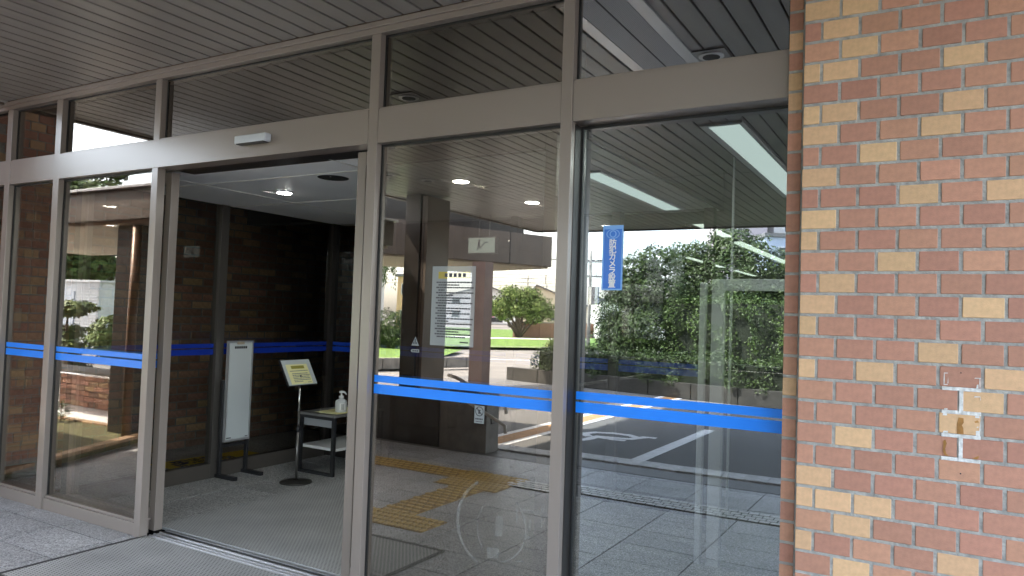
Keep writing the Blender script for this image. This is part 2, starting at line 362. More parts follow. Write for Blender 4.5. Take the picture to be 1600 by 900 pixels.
for r in range(-6, 35):
    zc = 2.347-PV*(r-2)+PV/2+.0005
    z_ok = 0.02 < zc < 2.77
    if not z_ok: continue
    half = (r % 2 == 0)
    cols = 16
    for c in range(cols):
        if half: cx = X0+.054/2-.0015 if c == 0 else X0+.059+PU*(c-1)+.054+.0005
        else: cx = X0+PU*c+.054
        ww = .0505 if (half and c == 0) else .108
        if cx+ww/2 > 1.6: continue
        pat = ROWS.get(r); t = pat[c] if pat and c < 6 else rb.choice('RRRROOT')
        jy = rb.uniform(-.0012, .0012)
        if -1 <= r <= 28 and c < 6:
            o = link('brick', BM_H if (half and c == 0) else BM_F, bw)
            o.location = Vector((cx+rb.uniform(-.0008, .0008), YF+.015+jy, zc+rb.uniform(-.0007, .0007)))-bw.location
            o.rotation_euler = (rb.uniform(-.006, .006), rb.uniform(-.005, .005), rb.uniform(-.006, .006))
            o.material_slots[0].link = 'OBJECT'; o.material_slots[0].material = BR[t]
        else:
            rest[t].box(cx-ww/2, cx+ww/2, YF+jy, YF+.03, zc-.0307, zc+.0307)
    t = STRIP[min(max(r+1, 0), len(STRIP)-1)]
    if -1 <= r <= 28:
        o = link('brick', BM_S, bw); o.location = Vector((-.4585, 2.735+.015, zc))-bw.location
        o.material_slots[0].link = 'OBJECT'; o.material_slots[0].material = BR[t]
    else: rest[t].box(-.4815, -.4355, 2.735, 2.765, zc-.0307, zc+.0307)
for k in rest: rest[k].build('brick_courses', BR[k], bw, kind='stuff')
# the same brick on the short wing wall that returns at the far left of the glass front
ww_ = empty('wing_wall', (-6.4, 2.45, 0), 'short brick wing wall returning at the far left of the entrance', 'brick wall')
bx('mortar_bed', MORT, ww_, -6.7, -6.2045, 2.2, 2.735, 0, 3.35)
we = {k: MB() for k in 'RT'}
for r in range(-13, 34):
    zc = 2.347-PV*(r-2)+PV/2
    if not .03 < zc < 3.3: continue
    for c in range(5):
        a = -6.7+PU*c-(.059 if r % 2 else 0); b = min(a+.108, -6.2); a = max(a, -6.7)
        if b-a > .02: we[rb.choice('RRRT')].box(a, b, 2.195, 2.21, zc-.0307, zc+.0307)
for k in we: we[k].build('brick_courses', BR[k], ww_, kind='stuff')
BM_W = brick_mesh('wing_brick', .03, .0615, .108)
for r in range(-13, 34):
    zc = 2.347-PV*(r-2)+PV/2
    if not .03 < zc < 3.3: continue
    for c in range(5):
        yc = 2.2+.054+PU*c-(.059 if r % 2 else 0)
        if yc < 2.25 or yc > 2.69: continue
        o = link('brick', BM_W, ww_); o.location = Vector((-6.215+rb.uniform(-.001, .001), yc, zc))-ww_.location
        o.material_slots[0].link = 'OBJECT'; o.material_slots[0].material = BR[rb.choice('RRROT')]
# where a name plate was taken off: pale caulk left in the joints, glue and paint scraps on the faces
CAULK = mat('white_caulk', (.66, .66, .64), .7, 0, .25, 60, .5, 90)
GLUE = mat('brown_glue', (.36, .17, .04), .35, 0, .3, 40)
zr = lambda r: 2.347-PV*(r-2)   # joint under row r
cq = MB(); rq = random.Random(5)
for r in (18, 19, 20, 21): cq.box(.0, .103, YF-.0018, YF+.006, zr(r)-.0055, zr(r)+.0055)
for r in (19, 21): cq.box(.046, .057, YF-.0016, YF+.006, zr(r)+.0055, zr(r-1)-.0055)
cq.build('caulk_line', CAULK, bw, bev=.001)
sq = MB()
for (x, z, w_, h_) in [(.004, zr(18)+.045, .012, .003), (.004, zr(18)+.012, .003, .033), (.004, zr(18)+.010, .012, .003), (.015, zr(18)+.015, .002, .02), (.086, zr(18)+.035, .016, .003), (.098, zr(18)+.008, .003, .03), (.09, zr(18)+.006, .006, .012),
                      (.003, zr(19)-.012, .012, .008), (.085, zr(18)-.022, .016, .004), (.004, zr(20)+.006, .014, .007), (.09, zr(20)+.006, .011, .016), (.1, zr(20)+.02, .002, .03), (.093, zr(20)+.03, .004, .004), (.006, zr(19)+.006, .01, .004), (.088, zr(19)-.012, .012, .006), (.1, zr(18)-.03, .002, .012)]:
    sq.prism([(x+rq.uniform(-.001, .001), YF-.0003, z), (x+w_, YF-.0003, z+rq.uniform(0, .002)), (x+w_-rq.uniform(0, .001), YF-.0003, z+h_), (x+rq.uniform(0, .002), YF-.0003, z+h_*.9)], (0, -.0012, 0))
sq.build('paint_scrap', CAULK, bw)
gq = MB()
def blob(x, z, pts): gq.prism([(x+a, YF-.0002, z+b) for a, b in pts], (0, -.0014, 0))
blob(.041, zr(20)+.006, [(0, 0), (.018, .002), (.017, .02), (.013, .028), (.018, .036), (.017, .05), (.004, .051), (0, .03)])
blob(.005, zr(21)+.008, [(0, .012), (.004, .002), (.016, 0), (.008, .008), (.006, .022), (.01, .038), (.006, .05), (.001, .045)])
blob(.082, zr(21)+.006, [(0, .003), (.012, 0), (.016, .006), (.017, .013), (.008, .007)])
blob(.086, zr(20)+.044, [(0, .004), (.003, 0), (.013, .003), (.008, .009)])
gq.build('glue_stain', GLUE, bw)
hq = MB()
for (x, z) in ((.05, zr(18)+.05), (.052, zr(22)+.03)): hq.tube([(x, YF+.004, z), (x, YF-.0012, z)], .0022, 8)
hq.build('screw_hole', INK, bw)

# ------------------------------------------------------------------ glass entrance front
FY = 2.75; HT = 2.788
ef = empty('glass_entrance_front', (-3.1, 2.8, 0), 'taupe metal glazed entrance front with header transoms and blue stripes', 'glass facade')
def pane(parent, x0, x1, z0, z1, y, m, t=.006, name='pane'):
    p = MB().box(x0, x1, y, y+t, z0, z1); p.m = [1]*6; p.m[2] = 0   # face towards -y carries the coating
    return p.build(name, [m, CLR], parent)
def stripes(pn, x0, x1, y, tops=((1.041, 1.074), (.986, 1.031))):
    for a, b in tops: bx('blue_stripe', BLUE, pn, x0, x1, y-.0015, y-.0003, a, b)
def frame_part(name, x0, x1, y0, y1, z0, z1, m=None, parent=None, bev=.002): return bx(name, m or FRAME, parent or ef, x0, x1, y0, y1, z0, z1, bev)
mull = [(-5.2, -5.131), (-4.128, -4.07), (-2.436, -2.379), (-1.389, -1.337)]
yback = [2.84, 2.802, 2.84, 2.905]
for (a, b), yb in zip(mull, yback):
    frame_part('mullion', a, b, FY, yb, 0 if a != -4.128 else 0, 2.734)
frame_part('mullion', -5.83, -5.765, FY, 2.84, 0, 2.734); frame_part('mullion', -6.9, -6.83, FY, 2.84, 0, 2.734)
frame_part('head_rail', -6.9, -.4835, FY-.003, 2.86, 2.735, HT); frame_part('head_rail', -6.9, -.4835, FY-.02, FY-.004, 2.762, HT)
bays = [(-6.83, -5.83), (-5.765, -5.2), (-5.131, -4.128), (-4.07, -2.436), (-2.379, -1.389), (-1.337, -.4835)]
HB, HTP = 2.194, 2.362
for i, (a, b) in enumerate(bays):
    g = .0008
    if i == 2:
        frame_part('header', a+g, -2.437, FY-.004, 2.85, HB, HTP)     # one long box over the fixed pane and the doorway
    elif i == 3: pass
    elif i == 5: frame_part('header', a+g, b-g, FY+.006, 2.87, HB, HTP)
    else: frame_part('header', a+g, b-g, FY+.003, 2.85, HB, HTP)
    if i == 3: frame_part('transom_bead', -4.069, -2.437, FY+.003, FY+.02, HTP+.0005, HTP+.009)
    else: frame_part('transom_bead', a+g, b-g, FY+.012, FY+.028, HTP+.0005, HTP+.009)
    pn = pane(ef, a+.002, b-.002, HTP+.01, 2.734, 2.79, GTB if i == 5 else GT, name='transom_pane')
    gq = MB().box(a+.0008, a+.009, 2.786, 2.798, HTP+.0095, 2.7335).box(b-.009, b-.0008, 2.786, 2.798, HTP+.0095, 2.7335).box(a+.009, b-.009, 2.786, 2.798, 2.725, 2.7335)
    gq.build('gasket', GASK, ef)
    if i != 3:
        yg = 2.852 if i == 5 else 2.79
        frame_part('sill', a+g, b-g, FY+.012, 2.85 if i != 5 else 2.9, 0, .075); frame_part('sill_bead', a+g, b-g, FY+.024, 2.86, .0755, .092)
        pn = pane(ef, a+.002, b-.002, .092, HB-.001, yg, {5: G5, 4: G3}.get(i, G2))
        stripes(pn, a+.004, b-.004, yg)
        gq = MB().box(a+.0008, a+.011, yg-.004, yg+.009, .0925, HB-.0015).box(b-.011, b-.0008, yg-.004, yg+.009, .0925, HB-.0015).box(a+.011, b-.011, yg-.004, yg+.009, HB-.013, HB-.0015)
        gq.build('gasket', GASK, ef)
bx('reveal_shade_strip', mat('reveal_shade', (.02, .017, .015), .4), ef, -1.3365, -1.3345, 2.785, 2.851, .093, HB-.004)  # dark strip painting the shade of the unlit mullion side, beside the gasket
frame_part('door_track', -4.069, -2.437, 2.80, 2.955, -.012, .003, ALU, bev=0)
tr = MB()
for yy in (2.812, 2.842, 2.88, 2.92): tr.box(-4.069, -2.437, yy, yy+.008, .003, .0085)
tr.build('track_rib', ALU, ef)
frame_part('track_slot', -4.069, -2.437, 2.889, 2.919, .0032, .0045, BLACK, bev=0)
frame_part('door_head', -4.069, -2.437, 2.851, 3.0, HB+.003, 2.3, FRAMED, bev=0)
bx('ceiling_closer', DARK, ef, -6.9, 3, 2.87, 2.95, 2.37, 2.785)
# decal remnants on the fixed pane: faint frosted ring, bars and scraps of lettering
def frost():
    m = bpy.data.materials.new('frosted_film'); m.use_nodes = True; t = m.node_tree; N = t.nodes; N.remove(N['Principled BSDF'])
    a = N.new('ShaderNodeBsdfTransparent'); d = N.new('ShaderNodeBsdfDiffuse'); d.inputs[0].default_value = (.62, .62, .58, 1)
    tc = N.new('ShaderNodeTexCoord'); nz = N.new('ShaderNodeTexNoise'); nz.inputs['Scale'].default_value = 60; L = t.links; L.new(tc.outputs['Object'], nz.inputs['Vector'])
    mr = N.new('ShaderNodeMapRange'); mr.inputs[1].default_value = .35; mr.inputs[2].default_value = .65; mr.inputs[3].default_value = .02; mr.inputs[4].default_value = .11; L.new(nz.outputs[0], mr.inputs[0])
    x = N.new('ShaderNodeMixShader'); L.new(mr.outputs[0], x.inputs[0]); L.new(a.outputs[0], x.inputs[1]); L.new(d.outputs[0], x.inputs[2]); L.new(x.outputs[0], N['Material Output'].inputs[0]); return m
FROST = frost()
cx, cz = -1.665, .475
def arc(r0, r1, a0, a1, cx=cx, cz=cz, n=18):
    dc = MB()
    for i in range(n):
        q0, q1 = rad(a0+(a1-a0)*i/n), rad(a0+(a1-a0)*(i+1)/n)
        dc.prism([(cx+r*math.cos(q), 2.7893, cz+r*math.sin(q)) for r, q in ((r0, q0), (r1, q0), (r1, q1), (r0, q1))], (0, -.0006, 0))
    dc.build('etched_arc', FROST, ef)
arc(.150, .158, -75, 48); arc(.150, .157, 140, 215, cx=-1.60, cz=.46)
arc(.185, .2, 118, 245, n=24)
dc = MB()
for (x, z, w_, h_) in [(-1.66, .43, .035, .09), (-1.7, .33, .06, .05), (-1.56, .5, .006, .07), (-1.53, .56, .05, .01), (-1.5, .47, .012, .06), (-1.545, .4, .09, .008), (-1.56, .34, .05, .01), (-1.44, .5, .01, .09), (-1.48, .55, .03, .025), (-1.52, .44, .03, .02)]:
    dc.prism([(x, 2.7893, z), (x+w_, 2.7893, z+.004), (x+w_, 2.7893, z+h_), (x, 2.7893, z+h_-.004)], (0, -.0006, 0))
dc.build('etched_scrap', FROST, ef, kind='stuff')

# sliding door leaves standing open behind the fixed panes
def leaf(label, x0, x1, lead):
    d = empty('sliding_door', ((x0+x1)/2, 2.9, 0), label, 'sliding door', 'sliding door leaves')
    a, b = 2.866, 2.92
    bx('stile', FRAME, d, x0, x0+.055, a, b, .012, 2.19, .0015); bx('stile', FRAME, d, x1-.055, x1, a, b, .012, 2.19, .0015)
    bx('bottom_rail', FRAME, d, x0+.056, x1-.056, a, b, .012, .10, .0015); bx('top_rail', FRAME, d, x0+.056, x1-.056, a, b, 2.12, 2.19, .0015)
    pn = pane(d, x0+.055, x1-.055, .10, 2.12, 2.884, GIN)
    if lead > 0: bx('floor_guide', FRAME, d, x1-.075, x1-.0555, a-.004, a+.03, .012, .14, .001)
    for z0, z1 in ((1.041, 1.074), (.986, 1.031)): bx('blue_stripe', BLUE, pn, x0+.056, x1-.056, 2.8825, 2.8835, z0, z1)
    return d
leaf('left sliding glass door leaf pushed open behind the fixed pane', -5.05, -4.098, 1)
leaf('right sliding glass door leaf pushed open behind the posted pane', -2.60, -1.46, -1)
sn = empty('door_sensor', (-3.24, 2.735, 2.285), 'small pale sensor box on the header above the doorway', 'sensor')
MB().box(-3.345, -3.105, 2.70, 2.745, 2.262, 2.306).build('casing', mat('sensor_plastic', (.6, .63, .68), .3), sn, bev=.006)
bx('lens_strip', BLACK, sn, -3.33, -3.12, 2.702, 2.74, 2.2585, 2.2625)

# stickers and posters on the panes
st = empty('camera_sticker', (-1.169, 2.86, 1.63), 'upright blue security camera sticker on the pane beside the brick wall', 'sticker')
yS = 2.8508
MB().box(-1.225, -1.135, yS-.0008, yS, 1.50, 1.768).build('backing', mat('sticker_blue', (.004, .15, .62), .3, coat=.3), st)
LB = mat('sticker_pale_blue', (.2, .42, .8), .35)
q = MB(); q.box(-1.225, -1.219, yS-.0014, yS-.0009, 1.50, 1.768).box(-1.141, -1.135, yS-.0014, yS-.0009, 1.50, 1.768).box(-1.219, -1.141, yS-.0014, yS-.0009, 1.50, 1.506).box(-1.219, -1.141, yS-.0014, yS-.0009, 1.752, 1.768); q.build('border', LB, st)
for i, ch in enumerate('防犯カメラ設置'):
    text_mesh(ch, .033, WHITE, (-1.18, yS-.001, 1.693-.0283*i), (1, 0, 0), (0, 0, 1), st, 'lettering', .0003, off=.0008)
q = MB()
for i in range(28):
    a0, a1 = 2*math.pi*i/28, 2*math.pi*(i+1)/28
    for (rx, rz, t_) in ((.026, .017, .003), (.011, .011, .004)):
        q.prism([(-1.18+rr*math.cos(a), yS-.0009, 1.732+rz_*math.sin(a)) for rr, rz_, a in ((rx, rz, a0), (rx+t_, rz+t_, a0), (rx+t_, rz+t_, a1), (rx, rz, a1))], (0, -.0005, 0))
q.build('eye_mark', LB, st)
def poster(label, x0, x1, z0, z1, y, lines, paper, name='poster'):
    p = empty(name, ((x0+x1)/2, y, z0), label, 'poster')
    bx('sheet', paper, p, x0, x1, y, y+.0008, z0, z1); return p
po = poster('white rules poster with yellow heading on the pane right of the doorway', -2.045, -1.808, 1.234, 1.597, 2.788, 14, LAMIN)
bx('heading', LAMY, po, -2.01, -1.835, 2.7871, 2.7879, 1.54, 1.572)
q = MB(); rr = random.Random(9); h = MB()
for k in range(5):
    h.box(-1.975+.025*k, -1.975+.025*k+.016, 2.7865, 2.787, 1.548, 1.565)
h.build('heading_letter', GINK, po)
for k in range(22):
    z = 1.52-k*.0118; x = -2.02+(.012 if k % 2 else 0); end = -1.83 if k % 2 == 0 else rr.uniform(-1.98, -1.86)
    while x < end:
        w_ = rr.uniform(.006, .02); q.box(x, x+w_, 2.7871, 2.7879, z, z+.0062); x += w_+.0022
q.box(-1.88, -1.835, 2.7871, 2.7879, 1.25, 1.256)
q.build('printed_text', GINK, po, kind='stuff')
tri = empty('warning_sticker', (-2.13, 2.797, 1.22), 'small triangular warning sticker with a tag under it beside the poster', 'sticker')
q = MB().prism([(-2.152, 2.7888, 1.226), (-2.108, 2.7888, 1.226), (-2.13, 2.7888, 1.268)], (0, -.0006, 0)); q.prism([(-2.155, 2.7888, 1.2025), (-2.148, 2.7888, 1.195), (-2.106, 2.7888, 1.195), (-2.106, 2.7888, 1.21), (-2.148, 2.7888, 1.21)], (0, -.0006, 0)); q.build('backing', LAMIN, tri)
q = MB().box(-2.1325, -2.1275, 2.7876, 2.7881, 1.234, 1.258).box(-2.141, -2.136, 2.7876, 2.7881, 1.234, 1.243).box(-2.124, -2.119, 2.7876, 2.7881, 1.234, 1.243)
for k in range(3): q.box(-2.144+.012*k, -2.136+.012*k, 2.7876, 2.7881, 1.199, 1.206)
q.build('printed_mark', INK, tri, kind='stuff')
ns = empty('prohibition_sticker', (-1.762, 2.797, .9), 'small white sticker with a crossed circle below the blue stripe', 'sticker')
MB().box(-1.788, -1.737, 2.7883, 2.7890, .902, .98).build('backing', LAMIN, ns)
q = MB()
for i in range(28):
    a0, a1 = 2*math.pi*i/28, 2*math.pi*(i+1)/28
    q.prism([(-1.7625+r_*math.cos(a), 2.7882, .955+r_*math.sin(a)) for r_, a in ((.018, a0), (.0215, a0), (.0215, a1), (.018, a1))], (0, -.0005, 0))
q.prism([(-1.778, 2.7882, .968), (-1.775, 2.7882, .971), (-1.747, 2.7882, .942), (-1.75, 2.7882, .939)], (0, -.0005, 0))
for (x, z, w_, h_) in ((-1.768, .944, .009, .014), (-1.772, .958, .016, .004)): q.box(x, x+w_, 2.7877, 2.7882, z, z+h_)
for k in range(5): q.box(-1.782+.008*k, -1.776+.008*k, 2.7877, 2.7882, .918, .925); q.box(-1.78+.007*k, -1.775+.007*k, 2.7877, 2.7882, .908, .912)
q.build('printed_mark', INK, ns, kind='stuff')

# ------------------------------------------------------------------ canopy over the entrance
cp = empty('entrance_canopy', (-2, -1.3, 2.79), 'broad entrance canopy with a bronze slatted ceiling', 'canopy')
PW = .1145
def plank_mesh(L_):
    bm = bmesh.new(); bmesh.ops.create_cube(bm, size=1); bmesh.ops.scale(bm, vec=(PW-.009, L_, .02), verts=bm.verts)
    bmesh.ops.bevel(bm, geom=[e for e in bm.edges if abs((e.verts[0].co-e.verts[1].co).y) > L_*.9], offset=.003, segments=2, affect='EDGES')
    me = bpy.data.meshes.new('ceiling_slat'); bm.to_mesh(me); bm.free(); me.materials.append(PLANK); return me
segs = [(-5.28, -3.0), (-2.99, -1.355), (-1.345, 2.728)]
pms = [plank_mesh(b-a) for a, b in segs]
n = 0
FIX = [(-1.47, -1.2, .3, 2.65)]   # recessed light boxes cut through the slats
k = 0
xp = -2.232-.057
while xp > -5.8: xp -= PW
xs = []
while xp < 1.5: xs.append(xp); xp += PW
for xp in xs:
    for (a, b), pm in zip(segs, pms):
        o = link('ceiling_slat', pm, cp); o.location = Vector((xp, (a+b)/2, 2.80+random.uniform(-.0008, .0008)))-cp.location
bx('ceiling_void', DARK, cp, -5.84, 1.7, -5.29, 2.748, 2.815, 2.83)
fq = MB(); fq.box(-5.90, 1.8, -5.36, -5.30, 2.77, 3.25).box(-5.90, -5.85, -5.30, 3.4, 2.77, 3.25).box(1.74, 1.8, -5.30, 2.74, 2.77, 3.25); fq.build('fascia', BEAM, cp, bev=.003)
bx('roof_slab', CONC, cp, -5.85, 1.74, -5.3, 2.74, 3.0, 3.24)
tr_ = MB().box(-5.845, -5.80, -5.29, 2.73, 2.786, 2.797).build('edge_trim', mat('pale_trim', (.4, .38, .35), .5), cp)
# recessed unlit fixtures in the canopy
rl = empty('canopy_light', (-1.33, 1.7, 2.79), 'ribbed recessed light panel in the canopy ceiling near the brick wall', 'ceiling light', 'lights in the canopy ceiling')
RIB = mat('ribbed_diffuser', (.55, .57, .6), .3)
q = MB()
for k in range(26): q.box(-1.455+k*.0095, -1.4485+k*.0095, .9, 2.66, 2.780, 2.787)
q.build('diffuser_rib', RIB, rl); bx('diffuser', RIB, rl, -1.46, -1.21, .9, 2.66, 2.786, 2.7895)
q = MB().box(-1.52, -1.46, .86, 2.7, 2.7785, 2.7895).box(-1.21, -1.15, .86, 2.7, 2.7785, 2.7895).box(-1.46, -1.21, .86, .9, 2.7785, 2.7895); q.build('frame', ALU, rl)
q = MB().box(-1.338, -1.332, .9, 2.66, 2.777, 2.7805); q.build('divider', BLACK, rl)
def canopy_tube(x0, x1, y0, y1, lab):
    d = empty('canopy_light', ((x0+x1)/2, (y0+y1)/2, 2.78), lab, 'ceiling light', 'lights in the canopy ceiling')
    bx('diffuser', TUBEC, d, x0, x1, y0, y1, 2.7765, 2.7885)
    for a, b, c, e in ((x0-.055, x0-.002, y0-.04, y1+.04), (x1+.002, x1+.03, y0-.04, y1+.04), (x0-.002, x1+.002, y0-.04, y0-.002), (x0-.002, x1+.002, y1+.002, y1+.04)):
        bx('trim', mat('fixture_trim', (.6, .62, .6), .4, .2), d, a, b, c, e, 2.772, 2.7885, .002)
TUBEC = emis('lit_canopy_tube', (.84, 1.0, .9), .15)
canopy_tube(-1.47, -1.25, -2.72, .45, 'large lit fluorescent panel of the canopy nearest the brick wall')
canopy_tube(-3.06, -2.86, -3.36, -.82, 'lit fluorescent panel of the canopy just beyond the tall right mullion')
for (x, y, lab) in ((-1.07, 1.73, 'round unlit downlight in a square plate above the brick wall'), (-3.03, 1.78, 'round unlit downlight in a square plate above the doorway'), (-4.95, -.35, 'round unlit downlight near the dark canopy column'), (-4.75, -.75, 'second unlit downlight near the dark canopy column')):
    d = empty('canopy_downlight', (x, y, 2.78), lab, 'downlight', 'unlit downlights in the canopy')
    bx('trim_plate', mat('trim_grey', (.3, .29, .28), .4, .4), d, x-.09, x+.09, y-.09, y+.09, 2.782, 2.7895)
    MB().lathe((x, y, 2.775), [(.062, 0), (.066, .003), (.066, .007)]).build('trim_ring', ALU, d, smooth=True)
    MB().lathe((x, y, 2.773), [(.045, 0), (.045, .002)]).build('lens', INK, d)

# main building above and behind (keeps the interior dark, throws the shade of the front)
mb = empty('main_building', (-2, 6, 2.8), 'main building wall rising above and behind the entrance', 'building')
q = MB().box(-9, 8, 2.76, 3.4, 2.83, 7.0); q.build('upper_wall', BRD[0], mb)
q = MB().box(-14, 8, 3.41, 24, 2.83, 3.1).box(-14, -9.01, 2.76, 3.4, 2.83, 3.1); q.build('roof', CONC, mb)
q = MB().box(-14, -6.92, 2.76, 3.3, 0, 2.825).box(1.61, 8, 2.76, 3.3, 0, 2.825); q.build('lower_wall', BRD[0], mb)
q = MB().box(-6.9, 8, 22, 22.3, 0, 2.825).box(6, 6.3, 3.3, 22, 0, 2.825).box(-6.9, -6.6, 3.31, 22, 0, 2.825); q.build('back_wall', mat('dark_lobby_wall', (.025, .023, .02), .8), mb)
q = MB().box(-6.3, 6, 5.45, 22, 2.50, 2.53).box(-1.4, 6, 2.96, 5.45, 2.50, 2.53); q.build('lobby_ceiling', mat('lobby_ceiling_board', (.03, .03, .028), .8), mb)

# ------------------------------------------------------------------ vestibule
vc = empty('vestibule_ceiling', (-3.3, 4, 2.2), 'pale panelled ceiling of the vestibule behind the doorway', 'ceiling')
yj = [2.44, 3.28, 4.12, 5.45]; xj = [-5.08, -4.36, -2.9, -1.42]
for i in range(3):
    for j in range(3):
        y0 = max(yj[j], 2.96); 
        MB().box(xj[i]+.003, xj[i+1]-.003, y0+.003, yj[j+1]-.003, 2.20, 2.215).build('ceiling_panel', PANEL, vc, bev=.002)
bx('joint_backing', WHITE, vc, -5.08, -1.42, 2.96, 5.45, 2.213, 2.23)
for y in yj[1:3]: bx('joint_strip', PAPERW, vc, -5.07, -1.43, y-.007, y+.007, 2.1965, 2.2025)
for x in xj[1:3]:
    for a, b in ((2.97, 3.272), (3.288, 4.112), (4.128, 5.44)): bx('joint_strip', PAPERW, vc, x-.007, x+.007, a, b, 2.1965, 2.2025)
for (x, y, lab) in ((-4.04, 3.71, 'lit downlight in the vestibule ceiling inside the doorway'), (-2.57, 3.76, 'lit downlight seen through the pane right of the doorway'), (-2.55, 4.64, 'lit downlight deeper in the vestibule, nearer the stairs sign')):
    d = empty('vestibule_downlight', (x, y, 2.2), lab, 'downlight', 'lit downlights in the vestibule')
    q = MB().box(x-.11, x+.11, y-.1, y-.095, 2.195, 2.1995).box(x-.11, x-.105, y-.095, y+.1, 2.195, 2.1995); q.build('trim_edge', ALU, d)
    MB().lathe((x, y, 2.192), [(.055, 0), (.062, .004), (.062, .0075)]).build('trim_ring', ALU, d, smooth=True)
    MB().lathe((x, y, 2.1895), [(.047, 0), (.05, .002)]).build('lens', TUBEW, d)
ho = empty('ceiling_hole', (-3.29, 3.41, 2.2), 'round black opening in the vestibule ceiling panel', 'ceiling opening')
MB().lathe((-3.29, 3.41, 2.1975), [(.095, 0), (.097, .002)]).build('opening', mat('black_hole', (.002, .002, .002), 1), ho)
MB().lathe((-3.25, 3.345, 2.19), [(.006, 0), (.006, .006)], 8).build('hook', STEEL, ho)

# left glass partition of the vestibule
lp = empty('glass_partition', (-5.08, 4.1, 0), 'dark framed glass partition on the left side of the vestibule', 'glass partition')
XP = -5.08
def paneX(parent, y0, y1, z0, z1, x, m):
    p = MB().box(x-.006, x, y0, y1, z0, z1); p.m = [1]*6; p.m[5] = 0
    return p.build('pane', [m, CLR], parent)
for y0, y1 in ((2.87, 2.93), (4.0, 4.075), (5.27, 5.36)): bx('post', FRAMED if y0 > 5 else mat('bronze_post', (.09, .082, .074), .35, .3), lp, XP-.045, XP+.03, y0, y1, 0, 2.2, .002)
for a, b in ((2.931, 3.999), (4.076, 5.269)):
    bx('bottom_rail', mat('bronze_rail', (.10, .088, .076), .4, .2), lp, XP-.045, XP+.028, a, b, 0, .115, .002)
    pn = paneX(lp, a, b, .115, 2.2, XP, GIN)
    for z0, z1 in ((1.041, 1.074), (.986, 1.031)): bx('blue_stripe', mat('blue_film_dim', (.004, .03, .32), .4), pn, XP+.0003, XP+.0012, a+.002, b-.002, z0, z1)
# back partition
bp_ = empty('back_partition', (-3.3, 5.32, 0), 'dark framed glass partition with inner door at the back of the vestibule', 'glass partition')
for x0, x1 in ((-4.36, -4.29), (-3.1, -3.03), (-2.2, -2.13), (-1.49, -1.42)): bx('post', FRAMED, bp_, x0, x1, 5.28, 5.36, 0, 2.2, .002)
xs_ = [XP+.031, -4.36, -4.29, -3.1, -3.03, -2.2, -2.13, -1.49]
for a, b in zip(xs_[::2], xs_[1::2]):
    bx('bottom_rail', FRAMED, bp_, a+.001, b-.001, 5.29, 5.35, 0, .1, .002)
    pn = pane(bp_, a, b, .1, 2.2, 5.32, GIN)
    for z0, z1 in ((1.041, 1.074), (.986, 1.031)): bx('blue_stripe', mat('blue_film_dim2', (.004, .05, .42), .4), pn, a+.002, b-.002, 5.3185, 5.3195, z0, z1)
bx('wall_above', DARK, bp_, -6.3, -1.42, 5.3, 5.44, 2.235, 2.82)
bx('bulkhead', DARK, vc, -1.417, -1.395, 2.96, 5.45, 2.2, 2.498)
# dark brick wall behind the left partition
bl = empty('dark_brick_wall', (-6.35, 4.6, 0), 'dim brown brick wall behind the left glass partition', 'brick wall')
bx('mortar_bed', mat('dark_mortar', (.2, .19, .17), .9), bl, -6.5, -6.306, 2.85, 7.6, 0, 2.82)
bx('mortar_bed', mat('dark_mortar2', (.05, .045, .04), .9), bl, -6.3, -5.12, 7.4, 7.6, 0, 2.82)
bmd = brick_mesh('brick', .02, .062, .21); bmd.materials.clear(); bmd.materials.append(BRD[0])
cells = []
for r in range(0, 38):
    for c in range(0, 20):
        y = 2.98+.228*c+(.114 if r % 2 else 0); z = .04+.0745*r
        if z < 2.77 and y < 7.45: cells.append((y, z))
cells.sort(key=lambda p: (p[0] > 5.6, abs(p[1]-1.1)+.5*abs(p[0]-4.2)))
re2 = [MB(), MB()]; rb2 = random.Random(11)
for i, (y, z) in enumerate(cells):
    k = 1 if rb2.random() < .27 else 0; jx = rb2.uniform(-.002, .002)
    if i < 290:
        o = link('brick', bmd, bl); o.location = Vector((-6.31+jx, y, z))-bl.location; o.material_slots[0].link = 'OBJECT'; o.material_slots[0].material = BRD[k]
    else: re2[k].box(-6.32, -6.3+jx, y-.105, y+.105, z-.031, z+.031)
for k in (0, 1): re2[k].build('brick_courses', BRD[k], bl, kind='stuff')
for r in range(0, 37):     # end return seen above the back partition stays joined work
    pass
bxp = empty('wall_box', (-6.29, 3.09, 1.15), 'small grey plate fixed to the dim brick wall', 'switch box')
MB().box(-6.3, -6.27, 3.03, 3.14, 1.15, 1.31).build('casing', mat('box_grey', (.32, .29, .25), .5), bxp, bev=.004)
ps = empty('pole_stand', (-5.62, 3.05, 0), 'slim steel pole stand behind the far left pane', 'pole stand')
MB().tube([(-5.48, 3.0, .02), (-5.48, 3.0, .74)], .013, 12).build('pole', mat('dull_steel', (.3, .29, .28), .3, .8), ps, smooth=True)
MB().lathe((-5.48, 3.0, .0), [(.14, 0), (.14, .012), (.03, .03), (.02, .05)]).build('base', STEEL, ps, smooth=True)
MB().tube([(-5.48, 3.0, .6), (-5.48, 3.0, .76)], .016, 12).build('cap', STEEL, ps, smooth=True)
# yellow floor sign behind the partition
ym = empty('floor_notice', (-5.66, 4.35, 0), 'yellow floor notice with dense black print behind the partition glass', 'floor sign')
MB().prism([(-5.86, 4.02, .002), (-5.50, 4.02, .002), (-5.44, 4.95, .002), (-5.80, 4.95, .002)], (0, 0, .003)).build('sheet', YEL, ym)
q = MB(); rr = random.Random(2)
for iy in range(13):
    for ix in range(6):
        if rr.random() < .8:
            x = -5.80+ix*.043; y = 4.12+iy*.044; q.box(x, x+rr.uniform(.025, .042), y, y+rr.uniform(.02, .043), .005, .006)
q.build('printed_text', INK, ym, kind='stuff')

